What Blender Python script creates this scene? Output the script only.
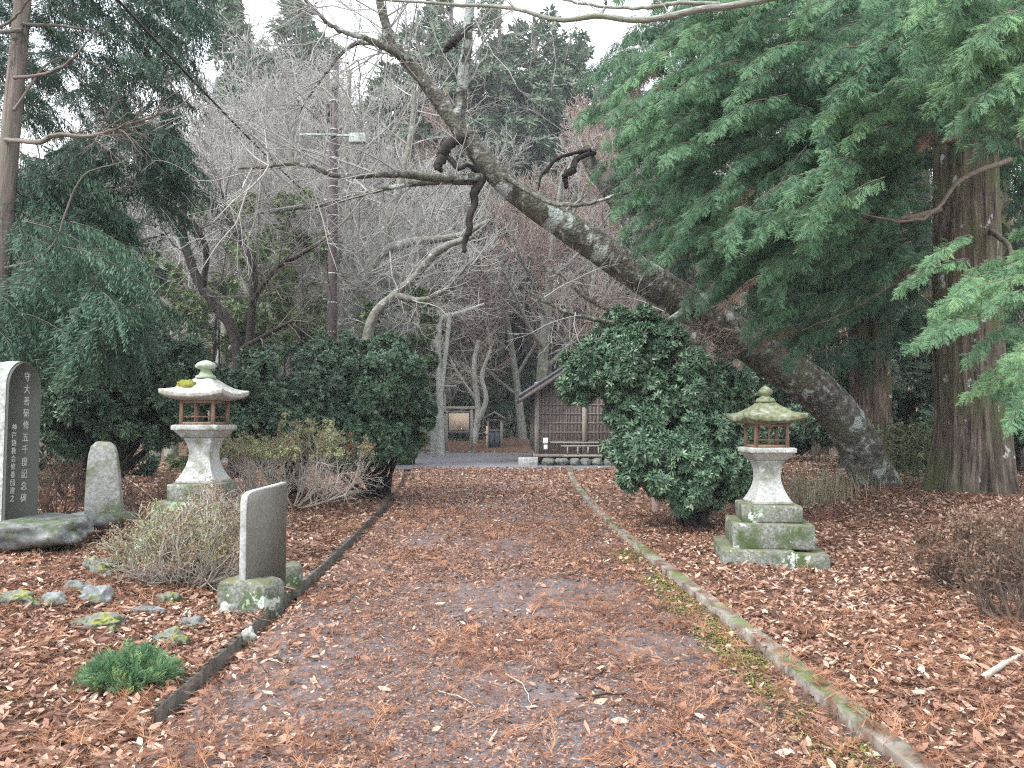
import bpy, math, random
import numpy as np
from mathutils import Vector, Matrix

for o in list(bpy.data.objects):
    bpy.data.objects.remove(o)
SC = bpy.context.scene
COL = SC.collection
R = math.radians
rng = np.random.default_rng(7)
random.seed(7)

# ------------------------------------------------------------------ camera
FPX = 760.0
PITCH = math.atan(40 / FPX)
CAMZ = 1.6
cam_d = bpy.data.cameras.new('camera')
cam_d.sensor_width = 36
cam_d.lens = FPX / 1024 * 36
cam_d.clip_end = 2000
cam = bpy.data.objects.new('camera', cam_d)
COL.objects.link(cam)
cam.location = (0, 0, CAMZ)
cam.rotation_euler = (math.pi / 2 + PITCH, 0, 0)
SC.camera = cam

# ------------------------------------------------------------------ light (overcast)
EXPO = 1.7
SUN_EL, SUN_AZ = R(50), R(228)      # high soft sun, from behind the camera on the left
w = bpy.data.worlds.new('World')
SC.world = w
w.use_nodes = True
nt = w.node_tree
nt.nodes.clear()
wo = nt.nodes.new('ShaderNodeOutputWorld')
bg = nt.nodes.new('ShaderNodeBackground')
sky = nt.nodes.new('ShaderNodeTexSky')
sky.sky_type = 'NISHITA'
sky.sun_disc = False
sky.sun_elevation = SUN_EL
sky.sun_rotation = SUN_AZ
hs = nt.nodes.new('ShaderNodeHueSaturation')
hs.inputs['Saturation'].default_value = 0.35
tc = nt.nodes.new('ShaderNodeTexCoord')
mp = nt.nodes.new('ShaderNodeMapping')
mp.inputs['Scale'].default_value = (1, 1, 2.5)
nz = nt.nodes.new('ShaderNodeTexNoise')
nz.inputs['Scale'].default_value = 3
nz.inputs['Detail'].default_value = 6
cr = nt.nodes.new('ShaderNodeValToRGB')
cr.color_ramp.elements[0].position = 0.3
cr.color_ramp.elements[0].color = (0.80, 0.85, 0.94, 1)
cr.color_ramp.elements[1].position = 0.65
cr.color_ramp.elements[1].color = (1, 1, 1, 1)
mul = nt.nodes.new('ShaderNodeVectorMath')
mul.operation = 'SCALE'
mul.inputs['Scale'].default_value = 7.0
mix = nt.nodes.new('ShaderNodeMixRGB')
mix.inputs['Fac'].default_value = 0.8
L = nt.links.new
L(tc.outputs['Generated'], mp.inputs['Vector'])
L(mp.outputs[0], nz.inputs['Vector'])
L(nz.outputs['Fac'], cr.inputs['Fac'])
L(cr.outputs['Color'], mul.inputs[0])
L(sky.outputs[0], hs.inputs['Color'])
L(hs.outputs[0], mix.inputs['Color1'])
L(mul.outputs[0], mix.inputs['Color2'])
L(mix.outputs[0], bg.inputs['Color'])
bg.inputs['Strength'].default_value = 0.13
L(bg.outputs[0], wo.inputs['Surface'])

sd = bpy.data.lights.new('sun', 'SUN')
sd.energy = 1.5
sd.angle = R(14)
sd.color = (1, 0.97, 0.93)
sun = bpy.data.objects.new('sun', sd)
COL.objects.link(sun)
# sky sun_rotation turns clockwise from +Y; the lamp shines from the same bearing
sdir = Vector((math.sin(SUN_AZ) * math.cos(SUN_EL), math.cos(SUN_AZ) * math.cos(SUN_EL), math.sin(SUN_EL)))
sun.rotation_euler = sdir.to_track_quat('Z', 'Y').to_euler()
vs = SC.view_settings
vs.view_transform = 'Standard'
vs.look = 'None'
vs.exposure = EXPO
vs.gamma = 1
vs.use_curve_mapping = False
SC.render.engine = 'CYCLES'
SC.cycles.max_bounces = 6
SC.cycles.diffuse_bounces = 4
SC.cycles.transmission_bounces = 3
SC.cycles.glossy_bounces = 2
SC.cycles.transparent_max_bounces = 6
SC.cycles.use_denoising = False
SC.cycles.filter_width = 1.2
SC.cycles.use_adaptive_sampling = True
SC.cycles.adaptive_threshold = 0.008

# ------------------------------------------------------------------ placing helpers
CP, SP = math.cos(PITCH), math.sin(PITCH)

def P(px, py, Y):
    """the point at distance Y seen at pixel px, py"""
    u = (px - 512) / FPX
    v = (384 - py) / FPX
    yy = CP - v * SP
    zz = SP + v * CP
    t = Y / yy
    return Vector((u * t, Y, CAMZ + zz * t))

def hash2(ix, iy, seed):
    n = (ix.astype(np.int64) * 374761393 + iy.astype(np.int64) * 668265263 + seed * 974711) & 0x7fffffff
    n = ((n ^ (n >> 13)) * 1274126177) & 0x7fffffff
    n = n ^ (n >> 16)
    return (n & 0xffff) / 65535.0

def vn(x, y, s=1.0, seed=0):
    x = np.asarray(x, float) * s + 1000.0
    y = np.asarray(y, float) * s + 1000.0
    ix, iy = np.floor(x), np.floor(y)
    fx, fy = x - ix, y - iy
    fx = fx * fx * (3 - 2 * fx)
    fy = fy * fy * (3 - 2 * fy)
    a = hash2(ix, iy, seed); b = hash2(ix + 1, iy, seed)
    c = hash2(ix, iy + 1, seed); d = hash2(ix + 1, iy + 1, seed)
    return (a * (1 - fx) + b * fx) * (1 - fy) + (c * (1 - fx) + d * fx) * fy

def fbm(x, y, s=1.0, seed=0, o=4):
    t = 0; a = 0.5; n = 0
    for k in range(o):
        t = t + a * vn(x, y, s * 2 ** k, seed + k * 17)
        n += a; a *= 0.5
    return t / n

def sm(x):
    x = np.clip(x, 0, 1)
    return x * x * (3 - 2 * x)

SL = -0.037
UL, UR = -1.62, 1.875            # path edges

def flare(y):
    return 0.0032 * np.clip(np.asarray(y, float) - 8, 0, 20) ** 2

def UX(u, y):
    u = np.asarray(u, float)
    return u + SL * np.clip(y, -50, 40) + np.clip(u / 2, -1, 1) * flare(y)

def XU(x, y):
    f = flare(y)
    v = np.asarray(x, float) - SL * np.clip(y, -50, 40)
    inner = v / (1 + f / 2)
    return np.where(np.abs(inner) < 2, inner, v - np.sign(v) * f)

def HU(u, y):
    u = np.asarray(u, float); y = np.asarray(y, float)
    x = UX(u, y)
    left = sm((-u - 1.88) / 1.6)
    right = sm((u - 2.15) / 0.5)
    bump = (fbm(x, y, 0.9, 3) - 0.5) * 0.16 + (vn(x, y, 3.3, 9) - 0.5) * 0.03
    z = left * (0.14 + bump) + 0.10 * sm((-u - 3.2) / 2.0)
    z = z + right * (0.05 + bump * 0.7) + 0.42 * sm((u - 3.6) / 4.0) * sm((y - 5) / 6)
    road = sm((y - 27) / 1.5) * (1 - sm((y - 41.5) / 2.5))
    z = z * (1 - road)
    z = z + 0.5 * sm((y - 42) / 7) + (fbm(x, y, 0.3, 5) - 0.5) * 0.7 * sm((y - 42) / 5)
    hill = sm((y - 50) / 70) * (37 + 8 * (fbm(x, y, 0.02, 31) - 0.5))
    side = sm((np.abs(x + 1) - 13) / 40) * 9 * sm((y + 10) / 20)
    z = z + np.maximum(hill, side)
    return z

def H(x, y):
    return HU(XU(x, y), y)

def G(px, py):
    """the ground point seen at pixel px, py"""
    z = 0.0
    for _ in range(12):
        u = (px - 512) / FPX; v = (384 - py) / FPX
        yy = CP - v * SP; zz = SP + v * CP
        t = (z - CAMZ) / zz
        x, y = u * t, yy * t
        z = float(H(x, y))
    return Vector((x, y, z))

def up(x, y, dz=0.0):
    return Vector((x, y, float(H(x, y)) + dz))

# ------------------------------------------------------------------ haze in the air
def make_haze(density):
    V = [(x, y, z) for z in (-1.2, 95) for (x, y) in ((-320, -230), (320, -230), (320, 360), (-320, 360))]
    me = bpy.data.meshes.new('haze')
    me.from_pydata(V, [], [(0, 3, 2, 1), (4, 5, 6, 7), (0, 1, 5, 4), (1, 2, 6, 5), (2, 3, 7, 6), (3, 0, 4, 7)])
    o = bpy.data.objects.new('haze', me)
    COL.objects.link(o)
    m = bpy.data.materials.new('haze_air')
    m.use_nodes = True
    n_ = m.node_tree
    n_.nodes.remove(n_.nodes['Principled BSDF'])
    pv = n_.nodes.new('ShaderNodeVolumePrincipled')
    pv.inputs['Color'].default_value = (0.86, 0.92, 1.0, 1)
    pv.inputs['Density'].default_value = density
    n_.links.new(pv.outputs[0], n_.nodes['Material Output'].inputs['Volume'])
    me.materials.append(m)
    o['kind'] = 'stuff'
    o['label'] = 'thin pale haze in the air between the trees'
    o['category'] = 'haze'
    return o
make_haze(0.001)

# ------------------------------------------------------------------ materials
def _ramp(nt, stops):
    r = nt.nodes.new('ShaderNodeValToRGB')
    el = r.color_ramp.elements
    while len(el) < len(stops):
        el.new(0.5)
    for e, (p, c) in zip(el, stops):
        e.position = p
        e.color = (c[0], c[1], c[2], 1)
    return r

def surf(name, stops, scale=6, coord='Object', stretch=(1, 1, 1), rough=0.85, bump=0.3, bscale=None, detail=8, layers=(), dist=0.02, spec=0.3):
    """noise-coloured surface; layers = (colour, scale, lo, hi, up_lo) painted patches such as lichen or moss"""
    m = bpy.data.materials.new(name)
    m.use_nodes = True
    nt = m.node_tree
    b = nt.nodes['Principled BSDF']
    b.inputs['Roughness'].default_value = rough
    b.inputs['Specular IOR Level'].default_value = spec
    if coord == 'tc':
        c = nt.nodes.new('ShaderNodeAttribute'); c.attribute_name = 'tc'; src = c.outputs['Vector']
    elif coord == 'World':
        c = nt.nodes.new('ShaderNodeNewGeometry'); src = c.outputs['Position']
    else:
        c = nt.nodes.new('ShaderNodeTexCoord'); src = c.outputs['Object']
    mpn = nt.nodes.new('ShaderNodeMapping')
    mpn.inputs['Scale'].default_value = stretch
    nt.links.new(src, mpn.inputs['Vector'])
    n = nt.nodes.new('ShaderNodeTexNoise')
    n.inputs['Scale'].default_value = scale
    n.inputs['Detail'].default_value = detail
    n.inputs['Roughness'].default_value = 0.65
    nt.links.new(mpn.outputs[0], n.inputs['Vector'])
    r = _ramp(nt, stops)
    nt.links.new(n.outputs['Fac'], r.inputs['Fac'])
    out = r.outputs['Color']
    for (colr, sc, lo, hi, upl) in layers:
        n2 = nt.nodes.new('ShaderNodeTexNoise')
        n2.inputs['Scale'].default_value = sc
        n2.inputs['Detail'].default_value = 6
        n2.inputs['Roughness'].default_value = 0.6
        nt.links.new(src, n2.inputs['Vector'])
        mr = nt.nodes.new('ShaderNodeMapRange')
        mr.inputs['From Min'].default_value = lo
        mr.inputs['From Max'].default_value = hi
        nt.links.new(n2.outputs['Fac'], mr.inputs['Value'])
        fac = mr.outputs[0]
        if upl is not None:
            g = nt.nodes.new('ShaderNodeNewGeometry')
            s = nt.nodes.new('ShaderNodeSeparateXYZ')
            nt.links.new(g.outputs['Normal'], s.inputs[0])
            m2 = nt.nodes.new('ShaderNodeMapRange')
            m2.inputs['From Min'].default_value = upl
            m2.inputs['From Max'].default_value = upl + 0.5
            nt.links.new(s.outputs['Z'], m2.inputs['Value'])
            mu = nt.nodes.new('ShaderNodeMath'); mu.operation = 'MULTIPLY'
            nt.links.new(fac, mu.inputs[0]); nt.links.new(m2.outputs[0], mu.inputs[1])
            fac = mu.outputs[0]
        mx = nt.nodes.new('ShaderNodeMixRGB')
        nt.links.new(fac, mx.inputs['Fac'])
        nt.links.new(out, mx.inputs['Color1'])
        mx.inputs['Color2'].default_value = (colr[0], colr[1], colr[2], 1)
        out = mx.outputs['Color']
    nt.links.new(out, b.inputs['Base Color'])
    if bump:
        n3 = nt.nodes.new('ShaderNodeTexNoise')
        n3.inputs['Scale'].default_value = bscale or scale * 2.5
        n3.inputs['Detail'].default_value = 8
        nt.links.new(mpn.outputs[0], n3.inputs['Vector'])
        bp = nt.nodes.new('ShaderNodeBump')
        bp.inputs['Strength'].default_value = bump
        bp.inputs['Distance'].default_value = dist
        nt.links.new(n3.outputs['Fac'], bp.inputs['Height'])
        nt.links.new(bp.outputs[0], b.inputs['Normal'])
    return m

def leafmat(name, stops, rough=0.5, trans=0.25, spec=0.3):
    m = bpy.data.materials.new(name)
    m.use_nodes = True
    nt = m.node_tree
    b = nt.nodes['Principled BSDF']
    b.inputs['Roughness'].default_value = rough
    b.inputs['Specular IOR Level'].default_value = spec
    a = nt.nodes.new('ShaderNodeAttribute'); a.attribute_name = 'rnd'
    r = _ramp(nt, stops)
    nt.links.new(a.outputs['Fac'], r.inputs['Fac'])
    nt.links.new(r.outputs['Color'], b.inputs['Base Color'])
    if trans:
        t = nt.nodes.new('ShaderNodeBsdfTranslucent')
        nt.links.new(r.outputs['Color'], t.inputs['Color'])
        mx = nt.nodes.new('ShaderNodeMixShader')
        mx.inputs['Fac'].default_value = trans
        nt.links.new(b.outputs[0], mx.inputs[1]); nt.links.new(t.outputs[0], mx.inputs[2])
        nt.links.new(mx.outputs[0], nt.nodes['Material Output'].inputs['Surface'])
    return m

GRAN = [(0.3, (0.20, 0.20, 0.19)), (0.5, (0.32, 0.32, 0.31)), (0.7, (0.46, 0.46, 0.45))]
MOSSG = (0.10, 0.14, 0.035)
M = {}
M['ground'] = surf('forest_floor', [(0.3, (0.05, 0.03, 0.022)), (0.45, (0.13, 0.075, 0.052)), (0.58, (0.22, 0.13, 0.092)), (0.75, (0.35, 0.23, 0.17))], 22, 'World', bump=0.8, bscale=40, dist=0.03, detail=10)
M['path'] = surf('littered_asphalt', [(0.3, (0.07, 0.07, 0.077)), (0.5, (0.14, 0.14, 0.155)), (0.72, (0.27, 0.27, 0.29))], 120, 'World', bump=0.5, bscale=150, dist=0.006,
                 layers=[((0.18, 0.088, 0.055), 60, 0.52, 0.57, None), ((0.28, 0.17, 0.125), 80, 0.6, 0.64, None)])
M['road'] = surf('pale_road', [(0.3, (0.14, 0.14, 0.155)), (0.7, (0.26, 0.26, 0.28))], 9, 'World', bump=0.2, layers=[((0.2, 0.1, 0.07), 1.2, 0.58, 0.75, None)])
M['granite'] = surf('pale_granite', [(0.3, (0.22, 0.23, 0.22)), (0.5, (0.36, 0.37, 0.36)), (0.7, (0.55, 0.56, 0.55))], 45, bump=0.25, bscale=90, dist=0.004,
                    layers=[((0.16, 0.19, 0.13), 5, 0.52, 0.68, None), ((0.58, 0.62, 0.58), 9, 0.62, 0.68, None)])
M['granite_moss'] = surf('mossy_granite', [(0.3, (0.08, 0.085, 0.075)), (0.5, (0.18, 0.19, 0.165)), (0.7, (0.34, 0.35, 0.32))], 34, bump=0.8, bscale=50, dist=0.01,
                         layers=[((0.07, 0.10, 0.04), 5, 0.45, 0.62, None), ((0.48, 0.55, 0.50), 6.5, 0.585, 0.63, None), ((0.22, 0.38, 0.20), 3.1, 0.64, 0.66, None), ((0.15, 0.15, 0.075), 12, 0.4, 0.6, 0.4)])
M['roof_moss'] = surf('moss_roof', [(0.3, (0.08, 0.09, 0.055)), (0.5, (0.155, 0.175, 0.10)), (0.7, (0.28, 0.295, 0.215))], 22, bump=0.4, bscale=60, dist=0.006,
                      layers=[((0.36, 0.38, 0.34), 6, 0.55, 0.68, None)])
M['roof_pale'] = surf('pale_roof', [(0.3, (0.22, 0.22, 0.21)), (0.5, (0.37, 0.37, 0.35)), (0.7, (0.55, 0.55, 0.53))], 26, bump=0.35, bscale=60, dist=0.006,
                      layers=[((0.2, 0.22, 0.13), 7, 0.56, 0.7, None)])
M['polished'] = surf('dark_polished_face', [(0.3, (0.075, 0.082, 0.072)), (0.7, (0.115, 0.122, 0.108))], 60, bump=0.05, rough=0.55)
M['rough_white'] = surf('rough_pale_stone', [(0.3, (0.18, 0.195, 0.19)), (0.5, (0.37, 0.39, 0.38)), (0.7, (0.56, 0.58, 0.57))], 20, bump=0.7, bscale=25, dist=0.02, layers=[((0.18, 0.22, 0.17), 6, 0.55, 0.7, None)])
M['slab_face'] = surf('shaded_weathered_face', [(0.3, (0.12, 0.117, 0.10)), (0.7, (0.22, 0.215, 0.19))], 40, bump=0.5, bscale=80, dist=0.004)  # weathered stone, with the shade of the side facing the path in its colour
M['rock'] = surf('grey_rock', [(0.3, (0.07, 0.08, 0.08)), (0.5, (0.17, 0.18, 0.18)), (0.7, (0.33, 0.34, 0.34))], 9, bump=0.7, bscale=18, dist=0.03, layers=[((0.08, 0.11, 0.04), 4, 0.5, 0.65, None)])
M['rock_moss'] = surf('mossy_rock', [(0.3, (0.08, 0.09, 0.08)), (0.5, (0.18, 0.19, 0.18)), (0.7, (0.33, 0.34, 0.33))], 9, bump=0.7, bscale=18, dist=0.03, layers=[((0.27, 0.27, 0.05), 8, 0.46, 0.56, 0.35), ((0.06, 0.09, 0.03), 16, 0.5, 0.6, None)])
M['rock_pale'] = surf('pale_rock', [(0.3, (0.12, 0.13, 0.135)), (0.5, (0.24, 0.25, 0.26)), (0.7, (0.42, 0.43, 0.44))], 12, bump=0.8, bscale=22, dist=0.03, layers=[((0.12, 0.15, 0.08), 5, 0.5, 0.65, None)])
M['moss'] = surf('yellow_moss', [(0.3, (0.10, 0.11, 0.02)), (0.5, (0.20, 0.21, 0.035)), (0.7, (0.32, 0.31, 0.06))], 60, bump=0.9, bscale=120, dist=0.01)
M['kerb_moss'] = surf('mossy_concrete', [(0.3, (0.16, 0.15, 0.13)), (0.5, (0.27, 0.25, 0.22)), (0.7, (0.42, 0.4, 0.37))], 14, 'World', bump=0.5, dist=0.01,
                      layers=[((0.11, 0.16, 0.05), 1.6, 0.45, 0.62, 0.2), ((0.13, 0.075, 0.05), 3.5, 0.5, 0.62, None)])
M['kerb_dark'] = surf('dark_concrete', [(0.3, (0.05, 0.048, 0.04)), (0.7, (0.20, 0.19, 0.165))], 9, 'World', bump=0.5, dist=0.01)
M['wood_frame'] = surf('new_wood', [(0.3, (0.13, 0.08, 0.055)), (0.7, (0.32, 0.205, 0.145))], 8, stretch=(6, 6, 1), bump=0.2, rough=0.7)
M['wood_pale'] = surf('pale_board', [(0.3, (0.70, 0.52, 0.38)), (0.7, (0.82, 0.66, 0.50))], 5, stretch=(6, 1, 1), bump=0.1)
M['wood_grey'] = surf('grey_timber', [(0.3, (0.22, 0.20, 0.18)), (0.7, (0.42, 0.39, 0.35))], 8, stretch=(8, 8, 1), bump=0.3)
M['wood_dark'] = surf('dark_boards', [(0.3, (0.11, 0.092, 0.083)), (0.5, (0.20, 0.17, 0.155)), (0.7, (0.31, 0.27, 0.25))], 5, stretch=(9, 9, 1), bump=0.4)
M['batten'] = surf('batten_wood', [(0.3, (0.22, 0.17, 0.15)), (0.7, (0.36, 0.3, 0.27))], 8, bump=0.2)
M['tile'] = surf('dark_roofing', [(0.3, (0.05, 0.055, 0.07)), (0.7, (0.13, 0.14, 0.17))], 8, bump=0.3, rough=0.6)
M['white'] = surf('white_enamel', [(0.3, (0.75, 0.78, 0.76)), (0.7, (0.85, 0.87, 0.85))], 4, bump=0)
M['blue_cloth'] = surf('faded_blue_panel', [(0.3, (0.07, 0.09, 0.12)), (0.7, (0.13, 0.16, 0.2))], 6, bump=0.2)
M['pole'] = surf('brown_steel_pole', [(0.3, (0.05, 0.035, 0.04)), (0.7, (0.09, 0.065, 0.07))], 4, stretch=(1, 1, .3), bump=0.1, rough=0.5)
M['steel'] = surf('galvanised_steel', [(0.3, (0.35, 0.38, 0.38)), (0.7, (0.5, 0.53, 0.52))], 5, bump=0.05, rough=0.5)
M['greenbox'] = surf('pale_green_metal', [(0.3, (0.28, 0.34, 0.31)), (0.7, (0.42, 0.48, 0.44))], 5, bump=0.05, rough=0.5)
M['cable'] = surf('black_rubber', [(0.3, (0.012, 0.012, 0.014)), (0.7, (0.03, 0.03, 0.03))], 5, bump=0, rough=0.5)
M['bark_cherry'] = surf('cherry_bark', [(0.35, (0.045, 0.043, 0.037)), (0.5, (0.125, 0.122, 0.104)), (0.65, (0.25, 0.245, 0.215))], 9, 'Object', bump=1.0, bscale=22, dist=0.06,
                        layers=[((0.115, 0.13, 0.075), 2.0, 0.46, 0.7, None), ((0.42, 0.48, 0.45), 2.1, 0.575, 0.62, None), ((0.42, 0.47, 0.44), 9, 0.62, 0.68, None), ((0.40, 0.42, 0.40), 40, 0.66, 0.7, None)])
M['bark_dark'] = surf('dark_dead_bark', [(0.3, (0.015, 0.012, 0.012)), (0.7, (0.055, 0.045, 0.042))], 10, 'tc', bump=0.8)
M['bark_cedar'] = surf('cedar_bark', [(0.35, (0.03, 0.022, 0.018)), (0.5, (0.11, 0.087, 0.07)), (0.65, (0.23, 0.19, 0.155))], 14, 'tc', stretch=(1, 1, 0.12), bump=1.0, bscale=30, dist=0.05,
                       layers=[((0.10, 0.12, 0.05), 1.1, 0.46, 0.66, None), ((0.5, 0.53, 0.52), 3.2, 0.635, 0.68, None)])
M['bark_trunk'] = surf('slender_cedar_bark', [(0.3, (0.09, 0.072, 0.064)), (0.7, (0.25, 0.21, 0.19))], 20, 'tc', stretch=(1, 1, 0.1), bump=0.7, layers=[((0.13, 0.15, 0.1), 1.5, 0.5, 0.7, None)])
M['bark_grey'] = surf('grey_lichen_bark', [(0.3, (0.12, 0.12, 0.11)), (0.5, (0.24, 0.25, 0.22)), (0.7, (0.4, 0.42, 0.38))], 8, 'tc', bump=0.5, layers=[((0.17, 0.2, 0.11), 1.5, 0.5, 0.65, None)])
M['bark_pale'] = surf('pale_lichen_bark', [(0.3, (0.26, 0.27, 0.24)), (0.7, (0.55, 0.57, 0.52))], 6, 'tc', bump=0.4)
M['twig'] = surf('twig_grey', [(0.3, (0.29, 0.285, 0.27)), (0.7, (0.46, 0.455, 0.435))], 3, 'tc', bump=0)
M['limb_brown'] = surf('cedar_limb', [(0.3, (0.09, 0.07, 0.055)), (0.7, (0.20, 0.155, 0.125))], 6, 'tc', bump=0.3)
M['twig_dark'] = surf('twig_dark', [(0.3, (0.07, 0.06, 0.055)), (0.7, (0.16, 0.14, 0.13))], 3, 'tc', bump=0)
M['bark_mid'] = surf('mid_grey_bark', [(0.3, (0.09, 0.09, 0.075)), (0.5, (0.17, 0.17, 0.145)), (0.7, (0.3, 0.31, 0.27))], 9, 'Object', bump=0.6, layers=[((0.38, 0.42, 0.38), 4, 0.58, 0.64, None)])
M['twig_pale'] = surf('twig_pale', [(0.3, (0.34, 0.31, 0.27)), (0.7, (0.55, 0.51, 0.45))], 3, 'tc', bump=0)
M['twig_brown'] = surf('twig_brown', [(0.3, (0.24, 0.175, 0.15)), (0.7, (0.42, 0.33, 0.29))], 3, 'tc', bump=0)
M['litter'] = leafmat('fallen_leaf_litter', [(0.0, (0.06, 0.035, 0.024)), (0.2, (0.17, 0.09, 0.064)), (0.42, (0.29, 0.155, 0.11)), (0.65, (0.40, 0.245, 0.18)), (0.84, (0.52, 0.36, 0.27)), (1, (0.64, 0.52, 0.42))], 0.6, 0.12)
M['needles'] = leafmat('cedar_needle_litter', [(0.0, (0.10, 0.05, 0.04)), (0.5, (0.28, 0.125, 0.07)), (1, (0.45, 0.24, 0.135))], 0.7, 0.0)
M['leaf_shrub'] = leafmat('glossy_shrub_leaf', [(0.0, (0.05, 0.10, 0.065)), (0.5, (0.11, 0.20, 0.12)), (0.85, (0.18, 0.29, 0.175)), (1, (0.26, 0.37, 0.22))], 0.36, 0.18, 0.5)
M['leaf_shrub_dark'] = leafmat('dark_shrub_leaf', [(0.0, (0.045, 0.085, 0.055)), (0.6, (0.115, 0.19, 0.125)), (1, (0.21, 0.31, 0.19))], 0.36, 0.15, 0.5)
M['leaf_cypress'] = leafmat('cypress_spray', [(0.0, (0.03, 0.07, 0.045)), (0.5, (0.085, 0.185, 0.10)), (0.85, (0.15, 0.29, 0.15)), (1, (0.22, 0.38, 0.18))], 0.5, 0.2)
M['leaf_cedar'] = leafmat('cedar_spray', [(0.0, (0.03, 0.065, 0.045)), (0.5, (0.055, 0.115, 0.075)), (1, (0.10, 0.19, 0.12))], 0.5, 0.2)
M['leaf_conifer'] = leafmat('far_conifer', [(0.0, (0.08, 0.12, 0.085)), (0.5, (0.14, 0.205, 0.13)), (1, (0.23, 0.30, 0.19))], 0.6, 0.1)
M['moss_bits'] = leafmat('green_moss_bits', [(0.0, (0.08, 0.09, 0.03)), (0.5, (0.15, 0.18, 0.05)), (1, (0.27, 0.27, 0.09))], 0.8, 0.0)
M['leaf_olive'] = leafmat('olive_bush_leaf', [(0.0, (0.07, 0.10, 0.05)), (0.5, (0.13, 0.19, 0.085)), (1, (0.23, 0.30, 0.14))], 0.6, 0.25)
M['leaf_pale'] = leafmat('pale_azalea_leaf', [(0.0, (0.26, 0.13, 0.08)), (0.3, (0.25, 0.17, 0.11)), (0.55, (0.24, 0.25, 0.14)), (1, (0.40, 0.44, 0.24))], 0.6, 0.15)
M['leaf_fern'] = leafmat('bright_herb_leaf', [(0.0, (0.08, 0.17, 0.09)), (0.6, (0.19, 0.34, 0.18)), (1, (0.38, 0.48, 0.20))], 0.5, 0.25)
M['leaf_brown'] = leafmat('dry_frond', [(0.0, (0.11, 0.065, 0.045)), (0.5, (0.22, 0.14, 0.10)), (1, (0.38, 0.27, 0.20))], 0.7, 0.15)
M['leaf_reed'] = leafmat('dry_reed', [(0.0, (0.20, 0.18, 0.12)), (0.5, (0.32, 0.30, 0.20)), (1, (0.46, 0.43, 0.32))], 0.6, 0.15)
M['leaf_bamboo'] = leafmat('bamboo_grass', [(0.0, (0.08, 0.11, 0.05)), (0.5, (0.16, 0.21, 0.11)), (1, (0.36, 0.38, 0.24))], 0.5, 0.2)
M['hill_brush'] = leafmat('hillside_brush', [(0.0, (0.20, 0.165, 0.15)), (0.5, (0.36, 0.29, 0.265)), (0.85, (0.46, 0.385, 0.34)), (1, (0.12, 0.16, 0.08))], 0.8, 0.1)

# ------------------------------------------------------------------ mesh builder
class MB:
    def __init__(s):
        s.V = []; s.F = {}; s.n = 0; s.rn = []; s.tc = []; s.order = []
    def add(s, V, F, mat=0, rnd=None, tc=None):
        V = np.asarray(V, float).reshape(-1, 3)
        k = len(V)
        s.V.append(V)
        s.rn.append(np.zeros(k) if rnd is None else np.broadcast_to(rnd, (k,)))
        s.tc.append(V if tc is None else np.asarray(tc).reshape(-1, 3))
        if isinstance(F, np.ndarray):
            s.order.append((F.reshape(-1, F.shape[-1]) + s.n, mat))
        else:
            by = {}
            for f in F:
                by.setdefault(len(f), []).append(f)
            for fs in by.values():
                s.order.append((np.array(fs) + s.n, mat))
        s.n += k
        return s
    def box(s, c, size, rot=None, mat=0, taper=1.0, jit=0.0):
        x, y, z = [q / 2 for q in size]
        v = np.array([[-x, -y, -z], [x, -y, -z], [x, y, -z], [-x, y, -z], [-x * taper, -y * taper, z], [x * taper, -y * taper, z], [x * taper, y * taper, z], [-x * taper, y * taper, z]])
        if jit:
            v = v + rng.uniform(-jit, jit, v.shape)
        if rot is not None:
            v = v @ np.array(rot).T
        v = v + np.array(c)
        f = np.array([[0, 3, 2, 1], [4, 5, 6, 7], [0, 1, 5, 4], [1, 2, 6, 5], [2, 3, 7, 6], [3, 0, 4, 7]])
        return s.add(v, f, mat)
    def build(s, name, mats, parent=None, smooth=False, bevel=0, loc=None):
        me = bpy.data.meshes.new(name)
        V = np.concatenate(s.V)
        if loc is not None:
            V = V - np.array(loc)
        idx = np.concatenate([f.ravel() for f, _ in s.order])
        tot = np.concatenate([np.full(len(f), f.shape[1]) for f, _ in s.order])
        mi = np.concatenate([np.full(len(f), m) for f, m in s.order])
        st = np.concatenate([[0], np.cumsum(tot)[:-1]])
        me.vertices.add(len(V)); me.vertices.foreach_set('co', V.astype(np.float32).ravel())
        me.loops.add(len(idx)); me.loops.foreach_set('vertex_index', idx.astype(np.int32))
        me.polygons.add(len(tot))
        me.polygons.foreach_set('loop_start', st.astype(np.int32))
        me.polygons.foreach_set('loop_total', tot.astype(np.int32))
        me.polygons.foreach_set('material_index', mi.astype(np.int32))
        if smooth:
            me.polygons.foreach_set('use_smooth', np.ones(len(tot), bool))
        a = me.attributes.new('rnd', 'FLOAT', 'POINT'); a.data.foreach_set('value', np.concatenate(s.rn).astype(np.float32))
        a = me.attributes.new('tc', 'FLOAT_VECTOR', 'POINT'); a.data.foreach_set('vector', np.concatenate(s.tc).astype(np.float32).ravel())
        me.update(calc_edges=True)
        for m in (mats if isinstance(mats, (list, tuple)) else [mats]):
            me.materials.append(M[m] if isinstance(m, str) else m)
        o = bpy.data.objects.new(name, me)
        COL.objects.link(o)
        if parent is not None:
            o.parent = parent
        if loc is not None:
            o.location = loc
        if bevel:
            b = o.modifiers.new('bevel', 'BEVEL'); b.width = bevel; b.segments = 2; b.limit_method = 'ANGLE'
        return o

def tag(o, label=None, cat=None, group=None, kind=None):
    if label: o['label'] = label
    if cat: o['category'] = cat
    if group: o['group'] = group
    if kind: o['kind'] = kind
    return o

def thing(name, loc, label, cat, rz=0.0, group=None):
    o = bpy.data.objects.new(name, None)
    o.empty_display_size = 0.2
    COL.objects.link(o)
    o.location = loc
    o.rotation_euler = (0, 0, rz)
    return tag(o, label, cat, group)

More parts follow.
